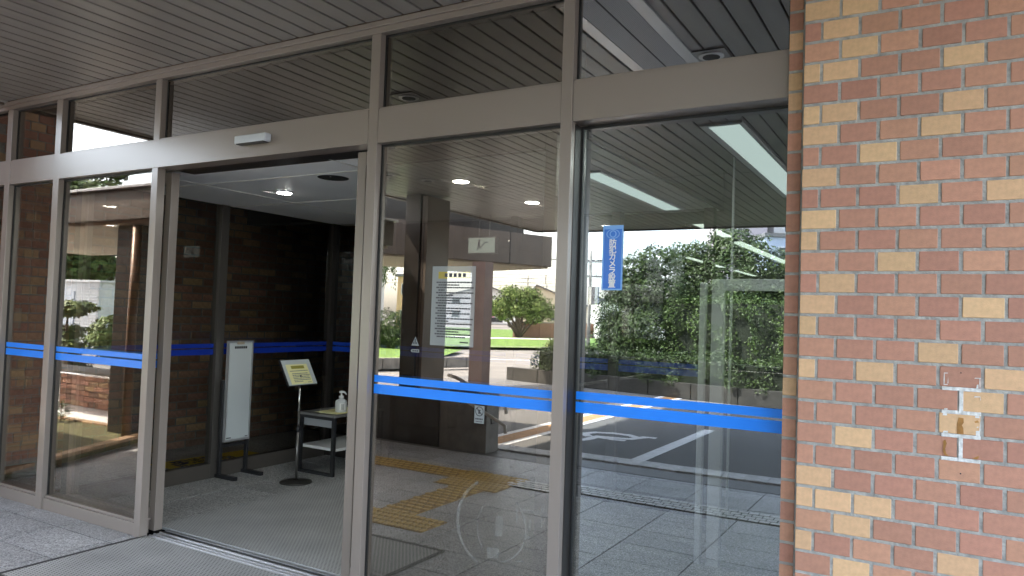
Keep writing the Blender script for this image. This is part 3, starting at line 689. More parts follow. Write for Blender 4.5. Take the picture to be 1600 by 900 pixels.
# standing sign board
sb = empty('standing_signboard', (-5.02, 4.19, 0), 'tall white sign board on a dark two footed stand', 'sign board')
for y in (4.06, 4.32):
    bx('foot', BLACK, sb, -5.22, -4.82, y-.018, y+.018, 0, .03, .003); bx('post', BLACK, sb, -5.035, -5.005, y-.012, y+.012, .03, .78, .002)
bx('cross_bar', BLACK, sb, -5.032, -5.01, 4.072, 4.308, .24, .265)
bx('board', mat('board_white', (.62, .66, .66), .4), sb, -5.0, -4.985, 4.075, 4.305, .30, 1.085, .002)
q = MB().box(-5.004, -4.979, 4.065, 4.0745, .285, 1.10).box(-5.004, -4.979, 4.3055, 4.315, .285, 1.10).box(-5.004, -4.979, 4.0745, 4.3055, .285, .2995).box(-5.004, -4.979, 4.0745, 4.3055, 1.0855, 1.10); q.build('board_frame', ALU, sb)
bx('clip', mat('tan_clip', (.45, .38, .28), .5), sb, -4.984, -4.978, 4.15, 4.22, 1.07, 1.092)
q = MB()
for k in range(6): q.box(-4.9845, -4.984, 4.13+.021*k, 4.13+.021*k+.018, 1.035, 1.055)
q.box(-4.9845, -4.984, 4.085, 4.13, .31, .318); q.box(-4.9845, -4.984, 4.27, 4.295, .31, .316); q.build('printed_text', INK, sb)

# notice stand
no = empty('notice_stand', (-4.43, 4.32, 0), 'slim pole stand with a tilted framed notice beside the small table', 'notice stand')
MB().lathe((-4.43, 4.32, 0), [(.125, 0), (.125, .008), (.1, .016), (.02, .024), (.014, .03)], 32).build('base', mat('dark_base', (.035, .034, .03), .35, .3), no, smooth=True)
MB().tube([(-4.43, 4.32, .02), (-4.43, 4.32, .42)], .0105, 12).build('pole', mat('pole_grey', (.22, .21, .2), .3, .8), no, smooth=True)
MB().tube([(-4.43, 4.32, .42), (-4.43, 4.32, .85)], .008, 12).build('upper_pole', STEEL, no, smooth=True)
MB().tube([(-4.43, 4.32, .40), (-4.43, 4.32, .44)], .014, 12).build('collar', BLACK, no, smooth=True)
T0 = Vector((-4.505, 4.165, .972)); ey = Vector((0, .31, 0)); ed = Vector((.115, 0, -.2))
nrm = ey.cross(ed).normalized()
if nrm.x < 0: nrm = -nrm
MB().obox(T0-nrm*.018, ey, ed, nrm*.018).build('board_frame', BLACK, no, bev=.002)
bpn = lambda u, v, h=0: T0+ey*u+ed*v+nrm*h
def bq(b, u0, u1, v0, v1, h, t=.0008): b.prism([bpn(u0, v0, h), bpn(u1, v0, h), bpn(u1, v1, h), bpn(u0, v1, h)], nrm*t); return b
bq(MB(), .02, .985, .03, .975, .0003).build('backing_sheet', mat('pale_backing', (.55, .6, .6), .4), no)
bq(MB(), .12, .85, .2, .95, .0013).build('notice_sheet', CREAM, no)
bq(MB(), .28, .72, .26, .37, .0023).build('heading', mat('olive_heading', (.34, .32, .05), .6), no)
q = MB(); rr = random.Random(4)
for k, v in enumerate((.44, .54, .6, .66, .72, .78, .84)):
    u = .2 if k == 0 else .24
    e = .78 if k != 6 else .5
    while u < e: w_ = rr.uniform(.02, .06); bq(q, u, min(u+w_, .83), v, v+.026, .0023, .0005); u += w_+.012
bq(q, .68, .8, .89, .905, .0023, .0005); q.build('printed_text', mat('grey_ink', (.16, .19, .22), .7), no, kind='stuff')

# side table with sanitiser
tb = empty('side_table', (-4.5, 4.95, 0), 'low black framed side table with pale top and shelf', 'table')
tx0, tx1, ty0, ty1, tz = -4.735, -4.33, 4.62, 5.24, .505
for x in (tx0, tx1-.03):
    for y in (ty0, ty1-.03): bx('leg', BLACK, tb, x, x+.03, y, y+.03, 0, tz-.02, .002)
for y in (ty0, ty1-.03):
    bx('foot_bar', BLACK, tb, tx0+.031, tx1-.031, y, y+.03, 0, .025, .002); bx('top_bar', BLACK, tb, tx0+.0305, tx1-.0305, y, y+.03, tz-.045, tz-.02, .002)
TOPM = mat('table_top_grey', (.20, .195, .185), .4, 0, .08, 10)
bx('table_top', TOPM, tb, tx0-.005, tx1+.005, ty0-.005, ty1+.005, tz-.0195, tz, .002)
bx('apron', PLASTIC, tb, tx0+.032, tx1-.032, ty0+.032, ty0+.042, tz-.11, tz-.05)
bx('shelf', WHITE, tb, tx0+.004, tx1-.002, ty0+.032, ty1-.032, .205, .228, .002)
cl = MB(); n_ = 9
rr = random.Random(8)
grid = [[Vector((-4.60+.25*i/n_+.006*math.sin(j*1.3), 4.66+.48*j/n_+.006*math.sin(i*1.7), tz+.003+abs(.003*math.sin(i*1.9+j)))) for i in range(n_+1)] for j in range(n_+1)]
vs = [p for row in grid for p in row]
fs = [(j*(n_+1)+i, j*(n_+1)+i+1, (j+1)*(n_+1)+i+1, (j+1)*(n_+1)+i) for j in range(n_) for i in range(n_)]
cl.add(vs, fs); co = cl.build('paper_cloth', CREAM); tag(co, 'pale yellow paper sheet spread on the side table', 'paper cloth')
sf = co.modifiers.new('thick', 'SOLIDIFY'); sf.thickness = .002; sf.offset = 1
bt = empty('sanitiser_bottle', (-4.42, 4.79, tz+.008), 'clear pump bottle of hand sanitiser on the yellow sheet', 'pump bottle')
BOTM = mat('milky_plastic', (.62, .64, .63), .25)
bc = (-4.42, 4.79, tz+.0085)
MB().lathe(bc, [(.046, 0), (.05, .005), (.05, .085), (.044, .1), (.02, .112), (.018, .118)], 24).build('bottle_body', BOTM, bt, smooth=True)
MB().lathe((bc[0], bc[1], bc[2]+.118), [(.021, 0), (.021, .018), (.009, .02), (.007, .045)], 20).build('collar', WHITE, bt, smooth=True)
MB().tube([(bc[0]-.018, bc[1]-.005, bc[2]+.166), (bc[0], bc[1], bc[2]+.17), (bc[0]+.03, bc[1]+.006, bc[2]+.168), (bc[0]+.048, bc[1]+.01, bc[2]+.15)], [.009, .011, .008, .005], 10).build('pump_head', WHITE, bt, smooth=True)
q = MB()
for a0 in range(-62, 0, 8):
    p = [(bc[0]+.0503*math.cos(rad(a)), bc[1]+.0503*math.sin(rad(a))) for a in (a0, a0+8)]
    q.add([(p[0][0], p[0][1], bc[2]+.02), (p[1][0], p[1][1], bc[2]+.02), (p[1][0], p[1][1], bc[2]+.078), (p[0][0], p[0][1], bc[2]+.078)], [(0, 1, 2, 3)])
q.build('label', PAPERW, bt)
q = MB()
for k in range(6):
    for a0 in (-46, -36, -26):
        p = [(bc[0]+.0508*math.cos(rad(a)), bc[1]+.0508*math.sin(rad(a))) for a in (a0, a0+7)]
        z = bc[2]+.026+k*.008
        q.add([(p[0][0], p[0][1], z), (p[1][0], p[1][1], z), (p[1][0], p[1][1], z+.004), (p[0][0], p[0][1], z+.004)], [(0, 1, 2, 3)])
q.build('label_text', INK, bt)

# illuminated stairs sign
ss = empty('stairs_sign', (-3.26, 5.1, 1.9), 'lit pale green stairs sign with a blue walking figure', 'lit sign')
sx0, sx1, sz0, sz1, sy = -3.385, -3.135, 1.885, 2.005, 5.1
bx('casing', PLASTIC, ss, sx0-.008, sx1+.008, sy+.002, sy+.05, sz0-.008, sz1+.008, .003)
bx('sign_face', SIGNW, ss, sx0, sx1, sy-.002, sy+.0015, sz0, sz1)
SB = mat('sign_blue', (.01, .03, .16), .5)
q = MB(); X, Z = -3.29, 1.905
q.prism([(X+a, sy-.0022, Z+b) for a, b in ((0, .08), (.006, .088), (.014, .088), (.018, .08), (.014, .072), (.004, .072))], (0, -.001, 0))
q.prism([(X+a, sy-.0022, Z+b) for a, b in ((-.004, .035), (-.002, .07), (.018, .07), (.016, .035))], (0, -.001, 0))
q.prism([(X+a, sy-.0022, Z+b) for a, b in ((-.004, .036), (.006, .036), (.004, .016), (-.008, 0), (-.018, 0), (-.006, .016))], (0, -.001, 0))
q.prism([(X+a, sy-.0022, Z+b) for a, b in ((.007, .036), (.017, .036), (.022, .02), (.03, .02), (.03, .012), (.014, .012))], (0, -.001, 0))
stp = [(.02, .034), (.036, .034), (.036, .05), (.054, .05), (.054, .066), (.095, .066), (.095, .06), (.06, .06), (.06, .044), (.042, .044), (.042, .028), (.02, .028)]
q.prism([(X+a, sy-.0022, Z+b) for a, b in stp], (0, -.001, 0)); q.build('figure', SB, ss)
q = MB().tube([(-3.3, 5.125, 2.01), (-3.3, 5.125, 2.2)], .006, 8).tube([(-3.2, 5.125, 2.01), (-3.2, 5.125, 2.2)], .006, 8); q.build('hanger', STEEL, ss)

# fluorescent ceiling lights of the lobby, and one added fill panel
FILLB = emis('added_fill_panel', (.9, 1.0, .95), 2.4)
def fluo(x, y0, y1, wd, lab, z=2.5, tm=None):
    d = empty('fluorescent_light', (x, (y0+y1)/2, z), lab, 'ceiling light', 'fluorescent lights in the lobby ceiling')
    bx('diffuser', tm or TUBE, d, x-wd/2, x+wd/2, y0, y1, z-.02, z-.002)
    q = MB().box(x-wd/2-.05, x-wd/2-.002, y0-.03, y1+.03, z-.028, z-.001).box(x+wd/2+.002, x+wd/2+.05, y0-.03, y1+.03, z-.028, z-.001).box(x-wd/2-.002, x+wd/2+.002, y0-.03, y0-.002, z-.028, z-.001).box(x-wd/2-.002, x+wd/2+.002, y1+.002, y1+.03, z-.028, z-.001)
    q.build('trim', ALU, d)
fluo(-.36, 3.15, 5.0, .2, 'added unseen light panel brightening the inner door frame', tm=FILLB)  # unseen panel, added to brighten the inner door frame and hazy screen
fluo(-2.38, 8.2, 9.6, .14, 'first far fluorescent strip shining over the hedge reflection')
fluo(-2.42, 10.1, 14.0, .16, 'long far fluorescent strip running toward the brick wall')
fluo(-3.8, 12.5, 14.9, .14, 'lower far fluorescent strip over the hedge reflection')
fluo(-3.76, 15.6, 17.7, .14, 'farthest fluorescent strip, lowest of the row')

# pale inner door frame and hazy glass screen behind the right pane
fd = empty('inner_door_frame', (-.9, 4.3, 0), 'pale grey inner glass door frame behind the right pane', 'door frame')
PF = mat('pale_frame', (.8, .81, .84), .4, .1)
bx('post', PF, fd, -1.222, -1.19, 4.28, 4.33, 0, 1.61, .002); bx('post', PF, fd, -1.152, -1.082, 4.28, 4.34, 0, 1.63, .002)
bx('top_rail', PF, fd, -1.081, .6, 4.285, 4.335, 1.565, 1.632, .002); bx('link_bar', PF, fd, -1.189, -1.153, 4.3, 4.31, 1.59, 1.6)
p5 = MB().box(-1.081, .6, 4.31, 4.316, 0, 1.565); p5.m = [1]*6; p5.m[2] = 0; p5.build('pane', [GSCREEN, CLR], fd)
gs = empty('glass_screen', (-.3, 5.0, 0), 'hazy glass screen above the pale inner door frame', 'glass screen')
p5 = MB().box(-1.21, 1.4, 5.0, 5.006, 1.64, 2.49); p5.m = [1]*6; p5.m[2] = 0; p5.build('pane', [GSCREEN, CLR], gs)
bx('edge_post', PF, gs, -1.222, -1.2105, 4.99, 5.02, 0, 2.49)
# ------------------------------------------------------------------ outside, in front of the building (seen in the glass)
dr = tag(bx('drain_strip', STONE, None, -9.2, 3, -1.03, -.705, -.02, .0), kind='structure')
ke = empty('kerb', (0, -1.17, 0), 'row of white kerb stones between the paving and the parking bays', 'kerb')
km = slab_mesh('kerb_stone', KERB, .192, .245)
for k in range(62):
    o = link('kerb_stone', km, ke); o.location = Vector((-9.2+.2*k, -1.17, .0+random.uniform(-.001, .001)))-ke.location
def ribbon(mb, pts, wd, z, closed=False):
    P = [Vector((x, y, 0)) for x, y in pts]; L_, R_ = [], []
    for i, p in enumerate(P):
        t = (P[min(i+1, len(P)-1)]-P[max(i-1, 0)]).normalized(); n_ = Vector((-t.y, t.x, 0))*wd/2
        L_.append(p+n_); R_.append(p-n_)
    for i in range(len(P)-1):
        mb.prism([(L_[i].x, L_[i].y, z), (R_[i].x, R_[i].y, z), (R_[i+1].x, R_[i+1].y, z), (L_[i+1].x, L_[i+1].y, z)], (0, 0, .003))
mk = empty('parking_markings', (-3, -2.5, 0), 'white and orange parking bay markings with a wheelchair symbol', 'road marking')
q = MB(); ribbon(q, [(-2.6, -1.31), (-2.58, -3.95)], .14, -.004); ribbon(q, [(.2, -1.31), (.22, -3.95)], .1, -.004); q.build('bay_line', LINE, mk)
q = MB(); ribbon(q, [(-4.25, -1.31), (-4.25, -8.5)], .30, -.004); q.build('orange_band', ORANGE, mk)
q = MB(); ribbon(q, [(-4.42, -1.31), (-4.42, -8.5)], .09, -.0035); ribbon(q, [(-4.08, -1.31), (-4.08, -8.5)], .09, -.0035); q.build('band_edge', LINE, mk)
q = MB()
ribbon(q, [(-3.57, -2.09), (-3.52, -2.18), (-3.5, -2.48), (-3.32, -2.5), (-3.13, -2.55), (-3.04, -2.81), (-2.91, -2.82)], .105, -.0035)
ribbon(q, [(-3.58, -2.4), (-3.68, -2.5), (-3.71, -2.6), (-3.64, -2.74), (-3.45, -2.82), (-3.25, -2.81), (-3.12, -2.72)], .105, -.003)
ribbon(q, [(-3.45, -2.42), (-3.27, -2.38), (-3.13, -2.4)], .085, -.003)
q.build('wheelchair_symbol', LINE, mk)
# tactile paving set in the entrance floor
def tact_tile(nm, wx, wy, base, stud, nx, ny, lx, ly):
    b = MB().box(-wx/2, wx/2, -wy/2, wy/2, -.006, .003, 0)
    for i in range(nx):
        for j in range(ny):
            cx = -wx/2+wx*(i+.5)/nx; cy = -wy/2+wy*(j+.5)/ny
            off = (.25*wx/nx if j % 2 else -.25*wx/nx) if nx > 2 and ny < 5 else 0
            b.box(cx+off-lx/2, cx+off+lx/2, cy-ly/2, cy+ly/2, .003, .008, 1)
    return b.mesh(nm, [base, stud])
tA = tact_tile('tactile_tile', .30, .26, TACTB, TACTG, 4, 4, .064, .042)
k = 0; x = -2.92
while x < 1.2:
    o = link('tactile_tile', tA, fl); o.location = (x, .18, .001); x += .302
YB = mat('yellow_tactile_base', (.34, .2, .04), .5, 0, .1, 14)
tB = tact_tile('tactile_tile', .29, .30, YB, TACT, 4, 4, .05, .035)
tC = tact_tile('tactile_tile', .29, .29, YB, TACT, 6, 4, .03, .05)
x = -3.72
while x > -6.2:
    o = link('tactile_tile', tB, fl); o.location = (x, .185, .001); x -= .292
for (xx, yy) in ((-3.38, .13), (-3.09, .13), (-3.38, .42), (-3.09, .42)):
    o = link('tactile_tile', tC, fl); o.location = (xx-.05, yy+.02, .0012)
yy = .74
while yy < 1.4:
    o = link('tactile_tile', tB, fl); o.location = (-3.24, yy, .001); yy += .302
for xx in (-3.83, -3.54, -3.25, -2.96):
    o = link('tactile_tile', tC, fl); o.location = (xx, 1.62, .001)

# low stone wall with handrails under the canopy edge
lw = empty('low_stone_wall', (-4.3, -.88, 0), 'low grey stone faced wall at the ramp beside the paving', 'low wall')
bx('stone_face', STONE, lw, -4.49, -3.92, -1.0, -.76, 0, .635, .004); bx('dark_face', COLB, lw, -6.0, -4.4915, -1.0, -.752, 0, .55, .004)
bx('coping', CONC, lw, -4.51, -3.90, -1.02, -.74, .6355, .66, .004)
for (z0, z1, lab) in ((.74, .52, 'upper steel handrail sloping along the low stone wall'), (.57, .33, 'lower steel handrail sloping along the low stone wall')):
    hr = empty('handrail', (-4, -.68, z1), lab, 'handrail', 'handrails on the low stone wall')
    MB().tube([(-4.35, -.69, z0+.02), (-4.25, -.69, z0), (-3.72, -.69, z1+.01), (-3.66, -.69, z1-.02), (-3.655, -.69, z1-.09)],   .017, 10).build('rail', mat('pale_rail', (.62, .6, .56), .35, .2), hr, smooth=True)
    q = MB()
    for f in (.1, .8):
        xx = -4.25+.53*f; zz = z0+(z1-z0)*f; q.tube([(xx, -.69, zz-.01), (xx, -.70, zz-.06), (xx, -.76, zz-.06)], .008, 8)
    q.build('bracket', COLB, hr)
dc_ = empty('canopy_column', (-5.3, -1.66, 0), 'wide dark brown panelled column carrying the canopy', 'column')
bx('shaft', COLB, dc_, -5.58, -5.36, -1.9, -1.45, 0, 2.785, .004); bx('side_panel', BEAM, dc_, -5.356, -5.27, -1.92, -1.47, 0, 2.76, .004)
bx('joint_strip', BLACK, dc_, -5.32, -5.31, -1.4695, -1.466, 0, 2.76)
# covered walkway: two roofs on brown fascia, posts, pipe
cw = empty('covered_walkway', (-8, -1, 0), 'covered walkway with deep brown fascia and beige soffit', 'walkway roof')
bx('fascia', BEAM, cw, -12.5, -6.0, -1.75, 1.2, 2.2, 2.5, .006); bx('soffit', SOFF, cw, -12.45, -6.05, -1.7, 1.15, 2.16, 2.1985); bx('roof_edge', ALU, cw, -12.55, -5.97, -1.8, 1.25, 2.5015, 2.53, .003)
bx('added_sun_block', COLB, cw, -5.99, -5.4, 0, 1.19, 2.21, 2.49, .004)  # box added only to block a sun patch on the paving and low wall
d_ = Vector((1.38, -3.23, 0)).normalized(); l_ = Vector((-.92, -.39, 0))
P2 = Vector((-6.24, -6.6, 2.28))
MB().obox(P2, -d_*4.4, l_*2.6, (0, 0, .56)).build('fascia', BEAM, cw, bev=.006)
MB().obox(P2-d_*.62+l_*.05+Vector((0, 0, .561)), -d_*5.0, l_*2.4, (0, 0, .55)).build('upper_fascia', COLB, cw, bev=.006)
MB().obox(P2+l_*.05-d_*.05+Vector((0, 0, -.03)), -d_*4.3, l_*2.5, (0, 0, .0285)).build('soffit', SOFF, cw)
MB().obox(P2-d_*.95-l_*.004+Vector((0, 0, .0)), -d_*.012, -l_*.003, (0, 0, .56)).build('panel_joint', BLACK, cw)
for (x, y, m_, wd) in ((-6.72, -5.0, mat('rose_brown_post', (.24, .17, .15), .5, 0, .1, 4), .13), (-7.1, .92, COLB, .16)):
    bx('post', m_, cw, x-wd, x+wd, y-wd, y+wd, 0, 2.159 if y > -3 else 2.248, .004)
MB().tube([(-6.88, 1.12, 0), (-6.88, 1.12, 2.15)], .045, 14).build('downpipe', COPPER, cw, smooth=True)
pb = empty('planter_bed', (-7.6, 1.7, 0), 'low planter bed with a brick rim and thin grass', 'planter')
MB().prism([(-6.15, 2.6, 0), (-6.95, .85, 0), (-8.6, .95, 0), (-9.6, 2.6, 0)], (0, 0, .08)).build('bed', SOIL, pb)
rim = slab_mesh('rim_brick', BRD[1], .19, .1)
A_, B_ = Vector((-6.12, 2.62, .08)), Vector((-6.93, .82, .08)); nn = 10
for i in range(nn):
    o = link('rim_brick', rim, pb); p = A_.lerp(B_, (i+.5)/nn); o.location = p-pb.location; o.rotation_euler = (0, 0, math.atan2(B_.y-A_.y, B_.x-A_.x))
A2, B2 = Vector((-6.95, .82, .08)), Vector((-8.6, .92, .08))
for i in range(8):
    o = link('rim_brick', rim, pb); p = A2.lerp(B2, (i+.5)/8); o.location = p-pb.location; o.rotation_euler = (0, 0, math.atan2(B2.y-A2.y, B2.x-A2.x))
tag(MB().add([(-14, -.7, -.004), (-6.9, -.7, -.004), (-6.9, .82, -.004), (-14, .82, -.004)], [(0, 1, 2, 3)]).build('pavement', KERB), kind='structure')
bw2 = empty('low_brick_wall', (-8.6, -.2, 0), 'low sunlit brick wall behind the planter under the walkway', 'brick wall')
bx('mortar_bed', MORT, bw2, -11.5, -7.35, -.5, -.105, 0, .43); bx('coping', CONC, bw2, -11.55, -7.3, -.53, -.08, .4305, .46, .003)
bm3 = brick_mesh('brick', .2, .06, .03); bm3.materials.clear(); bm3.materials.append(BR['O']); rb3 = random.Random(6)
for r in range(6):
    for c in range(19):
        xx = -11.38+.212*c+(.106 if r % 2 else 0)
        if xx > -7.45: continue
        o = link('brick', bm3, bw2); o.location = Vector((xx, -.1+rb3.uniform(-.002, .002), .037+.0695*r))-bw2.location
        o.material_slots[0].link = 'OBJECT'; o.material_slots[0].material = rb3.choice([BR['O'], BR['R'], BRD[0], BRD[1]])
r3 = empty('guard_rail', (-9, .1, 0), 'steel guard rail with two bars in front of the low brick wall', 'guard rail')
MB().tube([(-12, .12, .62), (-6.9, .12, .62)], .018, 8).tube([(-12, .12, .45), (-6.9, .12, .45)], .014, 8).build('rail', STEEL, r3, smooth=True)
q = MB()
for xx in (-11.5, -9.9, -8.4, -7.0): q.tube([(xx, .12, 0), (xx, .12, .62)], .014, 8)
q.build('post', STEEL, r3)

# ---------------------------------------------------------------- planting
def crown(name, blobs, n, size, m, parent, seed, shell=.55, flat=0.):
    g = np.random.default_rng(seed); vol = np.array([b[3]*b[4]*b[5] for b in blobs])**(2/3); pick = g.choice(len(blobs), n, p=vol/vol.sum())
    B = np.array(blobs)[pick]; d = g.normal(size=(n, 3)); d /= np.linalg.norm(d, axis=1)[:, None]
    lump = 1+.16*np.sin(d[:, 0]*7+B[:, 0]*3)+.13*np.sin(d[:, 2]*9+d[:, 1]*6+B[:, 1]*2)
    r = (shell+(1-shell)*g.random(n)**.6)*lump
    c = B[:, :3]+d*B[:, 3:6]*r[:, None]
    nr = d*1.0+g.normal(size=(n, 3))*.55; nr[:, 2] += .35+flat; nr /= np.linalg.norm(nr, axis=1)[:, None]
    t = np.cross(nr, g.normal(size=(n, 3))); t /= np.linalg.norm(t, axis=1)[:, None]; b = np.cross(nr, t)
    s = size*(.6+.8*g.random(n))[:, None]
    V = np.stack([c-t*s, c-b*s*.45, c+t*s, c+b*s*.45], 1).reshape(-1, 3)
    return leaves(name, V, m, parent)
def leaves(name, V, m, parent):
    n = len(V)//4; me = bpy.data.meshes.new(name)
    me.vertices.add(len(V)); me.vertices.foreach_set('co', V.astype(np.float32).ravel())
    me.loops.add(4*n); me.loops.foreach_set('vertex_index', np.arange(4*n, dtype=np.int32))
    me.polygons.add(n); me.polygons.foreach_set('loop_start', np.arange(0, 4*n, 4, dtype=np.int32)); me.polygons.foreach_set('loop_total', np.full(n, 4, dtype=np.int32))
    me.update(calc_edges=True); me.validate(); me.materials.append(m); return link(name, me, parent)
def boxleaves(name, o, ux, uy, uz, n, size, m, parent, seed):      # clipped hedge: leaves over the faces of a block
    g = np.random.default_rng(seed); o, ux, uy, uz = [np.array(a, float) for a in (o, ux, uy, uz)]
    ar = [np.linalg.norm(np.cross(ux, uz)), np.linalg.norm(np.cross(ux, uz)), np.linalg.norm(np.cross(uy, uz)), np.linalg.norm(np.cross(uy, uz)), np.linalg.norm(np.cross(ux, uy))*1.2]
    f = g.choice(5, n, p=np.array(ar)/sum(ar)); a, b = g.random(n), g.random(n); dep = g.random(n)**2*.12
    lx, ly, lz = [np.linalg.norm(v) for v in (ux, uy, uz)]
    u = np.where(f < 2, a, np.where(f == 2, dep/lx, np.where(f == 3, 1-dep/lx, a)))
    v = np.where(f == 0, dep/ly, np.where(f == 1, 1-dep/ly, np.where(f < 4, a, b)))
    ww = np.where(f < 4, b, 1-dep/lz)
    c = o+u[:, None]*ux+v[:, None]*uy+ww[:, None]*uz
    ctr = o+.5*ux+.5*uy+.5*uz; nrm_ = np.zeros((n, 3)); hx, hy = ux/lx, uy/ly
    nrm_[f == 0] = -hy; nrm_[f == 1] = hy; nrm_[f == 2] = -hx; nrm_[f == 3] = hx; nrm_[f == 4] = (0, 0, 1)
    wob = .075*(np.sin(c[:, 0]*4.1+c[:, 2]*5)+np.sin(c[:, 0]*9.3+c[:, 1]*7)+np.sin(c[:, 2]*11+c[:, 0]*3)*.7)
    c = c+nrm_*wob[:, None]
    nr = nrm_+g.normal(size=(n, 3))*.6; nr[:, 2] += .3; nr /= np.linalg.norm(nr, axis=1)[:, None]
    t = np.cross(nr, g.normal(size=(n, 3))); t /= np.linalg.norm(t, axis=1)[:, None]; bb = np.cross(nr, t); s = size*(.6+.8*g.random(n))[:, None]
    V = np.stack([c-t*s, c-bb*s*.5, c+t*s, c+bb*s*.5], 1).reshape(-1, 3)
    return leaves(name, V, m, parent)
def limbs(parent, base, tips, r0, name='trunk', fork=.35):
    q = MB(); b = Vector(base); rr = random.Random(int(abs(b.x)*100))
    for tp in tips:
        tp = Vector(tp); mid = b.lerp(tp, .5)+Vector((rr.uniform(-.1, .1), rr.uniform(-.1, .1), (tp.z-b.z)*.12))
        q.tube([b, b.lerp(mid, .5)+Vector((0, 0, .03)), mid, tp], [r0, r0*.8, r0*.55, r0*.2], 8)
    return q.build(name, BARK, parent, smooth=True)

ht = Vector((.971, .239, 0)); hn = Vector((.239, -.971, 0)); H0 = Vector((-6.39, -8.05, 0))   # along the bed, and away from the building
rw = empty('retaining_wall', H0, 'low dark concrete retaining wall in front of the clipped hedges', 'low wall')
CW = mat('stained_shaded_concrete', (.04, .038, .033), .9, 0, .35, 3, .3, 40)  # stained concrete, base colour darkened to stand in for shade on the wall
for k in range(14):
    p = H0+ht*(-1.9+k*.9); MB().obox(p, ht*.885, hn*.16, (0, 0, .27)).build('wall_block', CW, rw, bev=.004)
pb2 = MB().prism([H0+ht*-1.9+hn*.17, H0+ht*10.7+hn*.17, H0+ht*10.7+hn*6, H0+ht*-1.9+hn*6], (0, 0, .2)); tag(pb2.build('planting_bed', SOIL), kind='structure')
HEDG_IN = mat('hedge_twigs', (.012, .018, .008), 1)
def hedge(name, label, s0, s1, off, dep, z0, z1, n, size, m, seed):
    o = H0+ht*s0+hn*off; h = empty(name, (o.x, o.y, 0), label, 'hedge')
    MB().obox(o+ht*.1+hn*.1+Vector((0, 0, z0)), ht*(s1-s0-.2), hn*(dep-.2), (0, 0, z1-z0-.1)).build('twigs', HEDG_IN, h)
    boxleaves('foliage', (o.x, o.y, z0), ht*(s1-s0), hn*dep, (0, 0, z1-z0), n, size, m, h, seed); return h
hedge('low_hedge', 'low clipped azalea hedge along the retaining wall', -1.2, 10, .06, .7, .2, .74, 30000, .024, LF_DARK, 1)
hedge('tall_hedge', 'tall clipped hedge block behind the low hedge', 1.15, 9.5, 1.15, .8, .2, 1.82, 44000, .025, LF_MID, 2)
def tree(name, label, base, blobs, n, size, m, seed, r0=.08, group=None, shell=.55):
    t = empty(name, base, label, 'tree', group)
    crown('crown', blobs, n, size, m, t, seed, shell); limbs(t, base, [(b[0], b[1], b[2]) for b in blobs[:7]], r0); return t
T1 = H0+ht*.35+hn*1.25; T2 = H0+ht*1.75+hn*3.0; T3 = H0+ht*3.5+hn*3.2
def bl_(T, items): return [(T.x+ht.x*a+hn.x*b, T.y+ht.y*a+hn.y*b, z, r, r, rz) for a, b, z, r, rz in items]
tree('bushy_tree', 'dark bushy evergreen at the left end of the hedges', (T1.x, T1.y, .2), bl_(T1, [(0, 0, 1.0, .6, .6), (-.3, 0, 1.5, .5, .5), (.25, .1, 2.0, .6, .5), (-.1, 0, .7, .6, .45), (.5, .1, 1.2, .6, .6), (.1, 0, 2.4, .5, .4), (-.35, 0, 1.1, .45, .5), (.65, .3, 1.8, .6, .6), (-.25, .1, 2.0, .42, .4), (.55, .2, 2.6, .5, .35)]), 30000, .032, LF_DARK, 3)
tree('bushy_tree', 'tallest rounded evergreen rising behind the clipped hedge', (T2.x, T2.y, .2), bl_(T2, [(0, 0, 2.2, .9, .7), (-.55, 0, 2.75, .55, .42), (.15, 0, 3.0, .6, .42), (.7, 0, 2.55, .6, .5), (-.75, 0, 2.2, .65, .6), (-1.0, -.2, 2.75, .5, .4), (-1.1, 0, 1.7, .6, .7), (.4, 0, 1.8, .8, .6), (-.4, 0, 1.6, .8, .6), (-.1, .1, 1.2, .8, .6), (.95, .1, 2.1, .5, .45), (-.15, 0, 3.25, .35, .25)]), 48000, .034, LF_DARK, 4, .1)
tree('bushy_tree', 'smaller rounded evergreen at the right behind the clipped hedge', (T3.x, T3.y, .2), bl_(T3, [(0, 0, 1.9, .7, .55), (.4, 0, 2.3, .5, .4), (-.3, 0, 2.5, .5, .4), (.9, 0, 1.8, .5, .4), (-.7, 0, 2.2, .5, .45), (.2, 0, 1.5, .8, .5)]), 22000, .033, LF_DARK, 5)
# far lawn, road edge, tree, wall
gl_ = MB(); gl_.add([(-18.2, -18.2, .05), (-10.5, -28.6, .05), (-24, -62, .05), (-62, -40, .05)], [(0, 1, 2, 3)]); tag(gl_.build('lawn', GRASS), kind='structure')
gl_ = MB(); gl_.add([(-11.7, -8.1, .06), (-11.45, -9.4, .06), (-15.5, -17.6, .06), (-40, -18, .06), (-30, -7, .06), (-17, -7.2, .06)], [(0, 1, 2, 3, 4, 5)]); tag(gl_.build('lawn', GRASS), kind='structure')
gl_ = MB(); gl_.add([(-7.5, -12, .06), (3, -12, .06), (6, -30, .06), (-10, -24, .06)], [(0, 1, 2, 3)]); tag(gl_.build('lawn', GRASS), kind='structure')
q = MB(); ribbon(q, [(-18.35, -18.0), (-10.6, -28.6)], .35, -.03); kb = q.build('road_kerb', CONC); kb.location.z = .12; tag(kb, kind='structure')
q = MB(); ribbon(q, [(-30, -24.6), (-24.2, -29.8), (-19, -36.4)], 1.5, .052); tag(q.build('footpath', KERB), kind='structure')
q = MB(); ribbon(q, [(-14.6, -13.6), (-11.4, -16.2)], .12, -.046); tag(q.build('road_line', LINE), kind='structure')
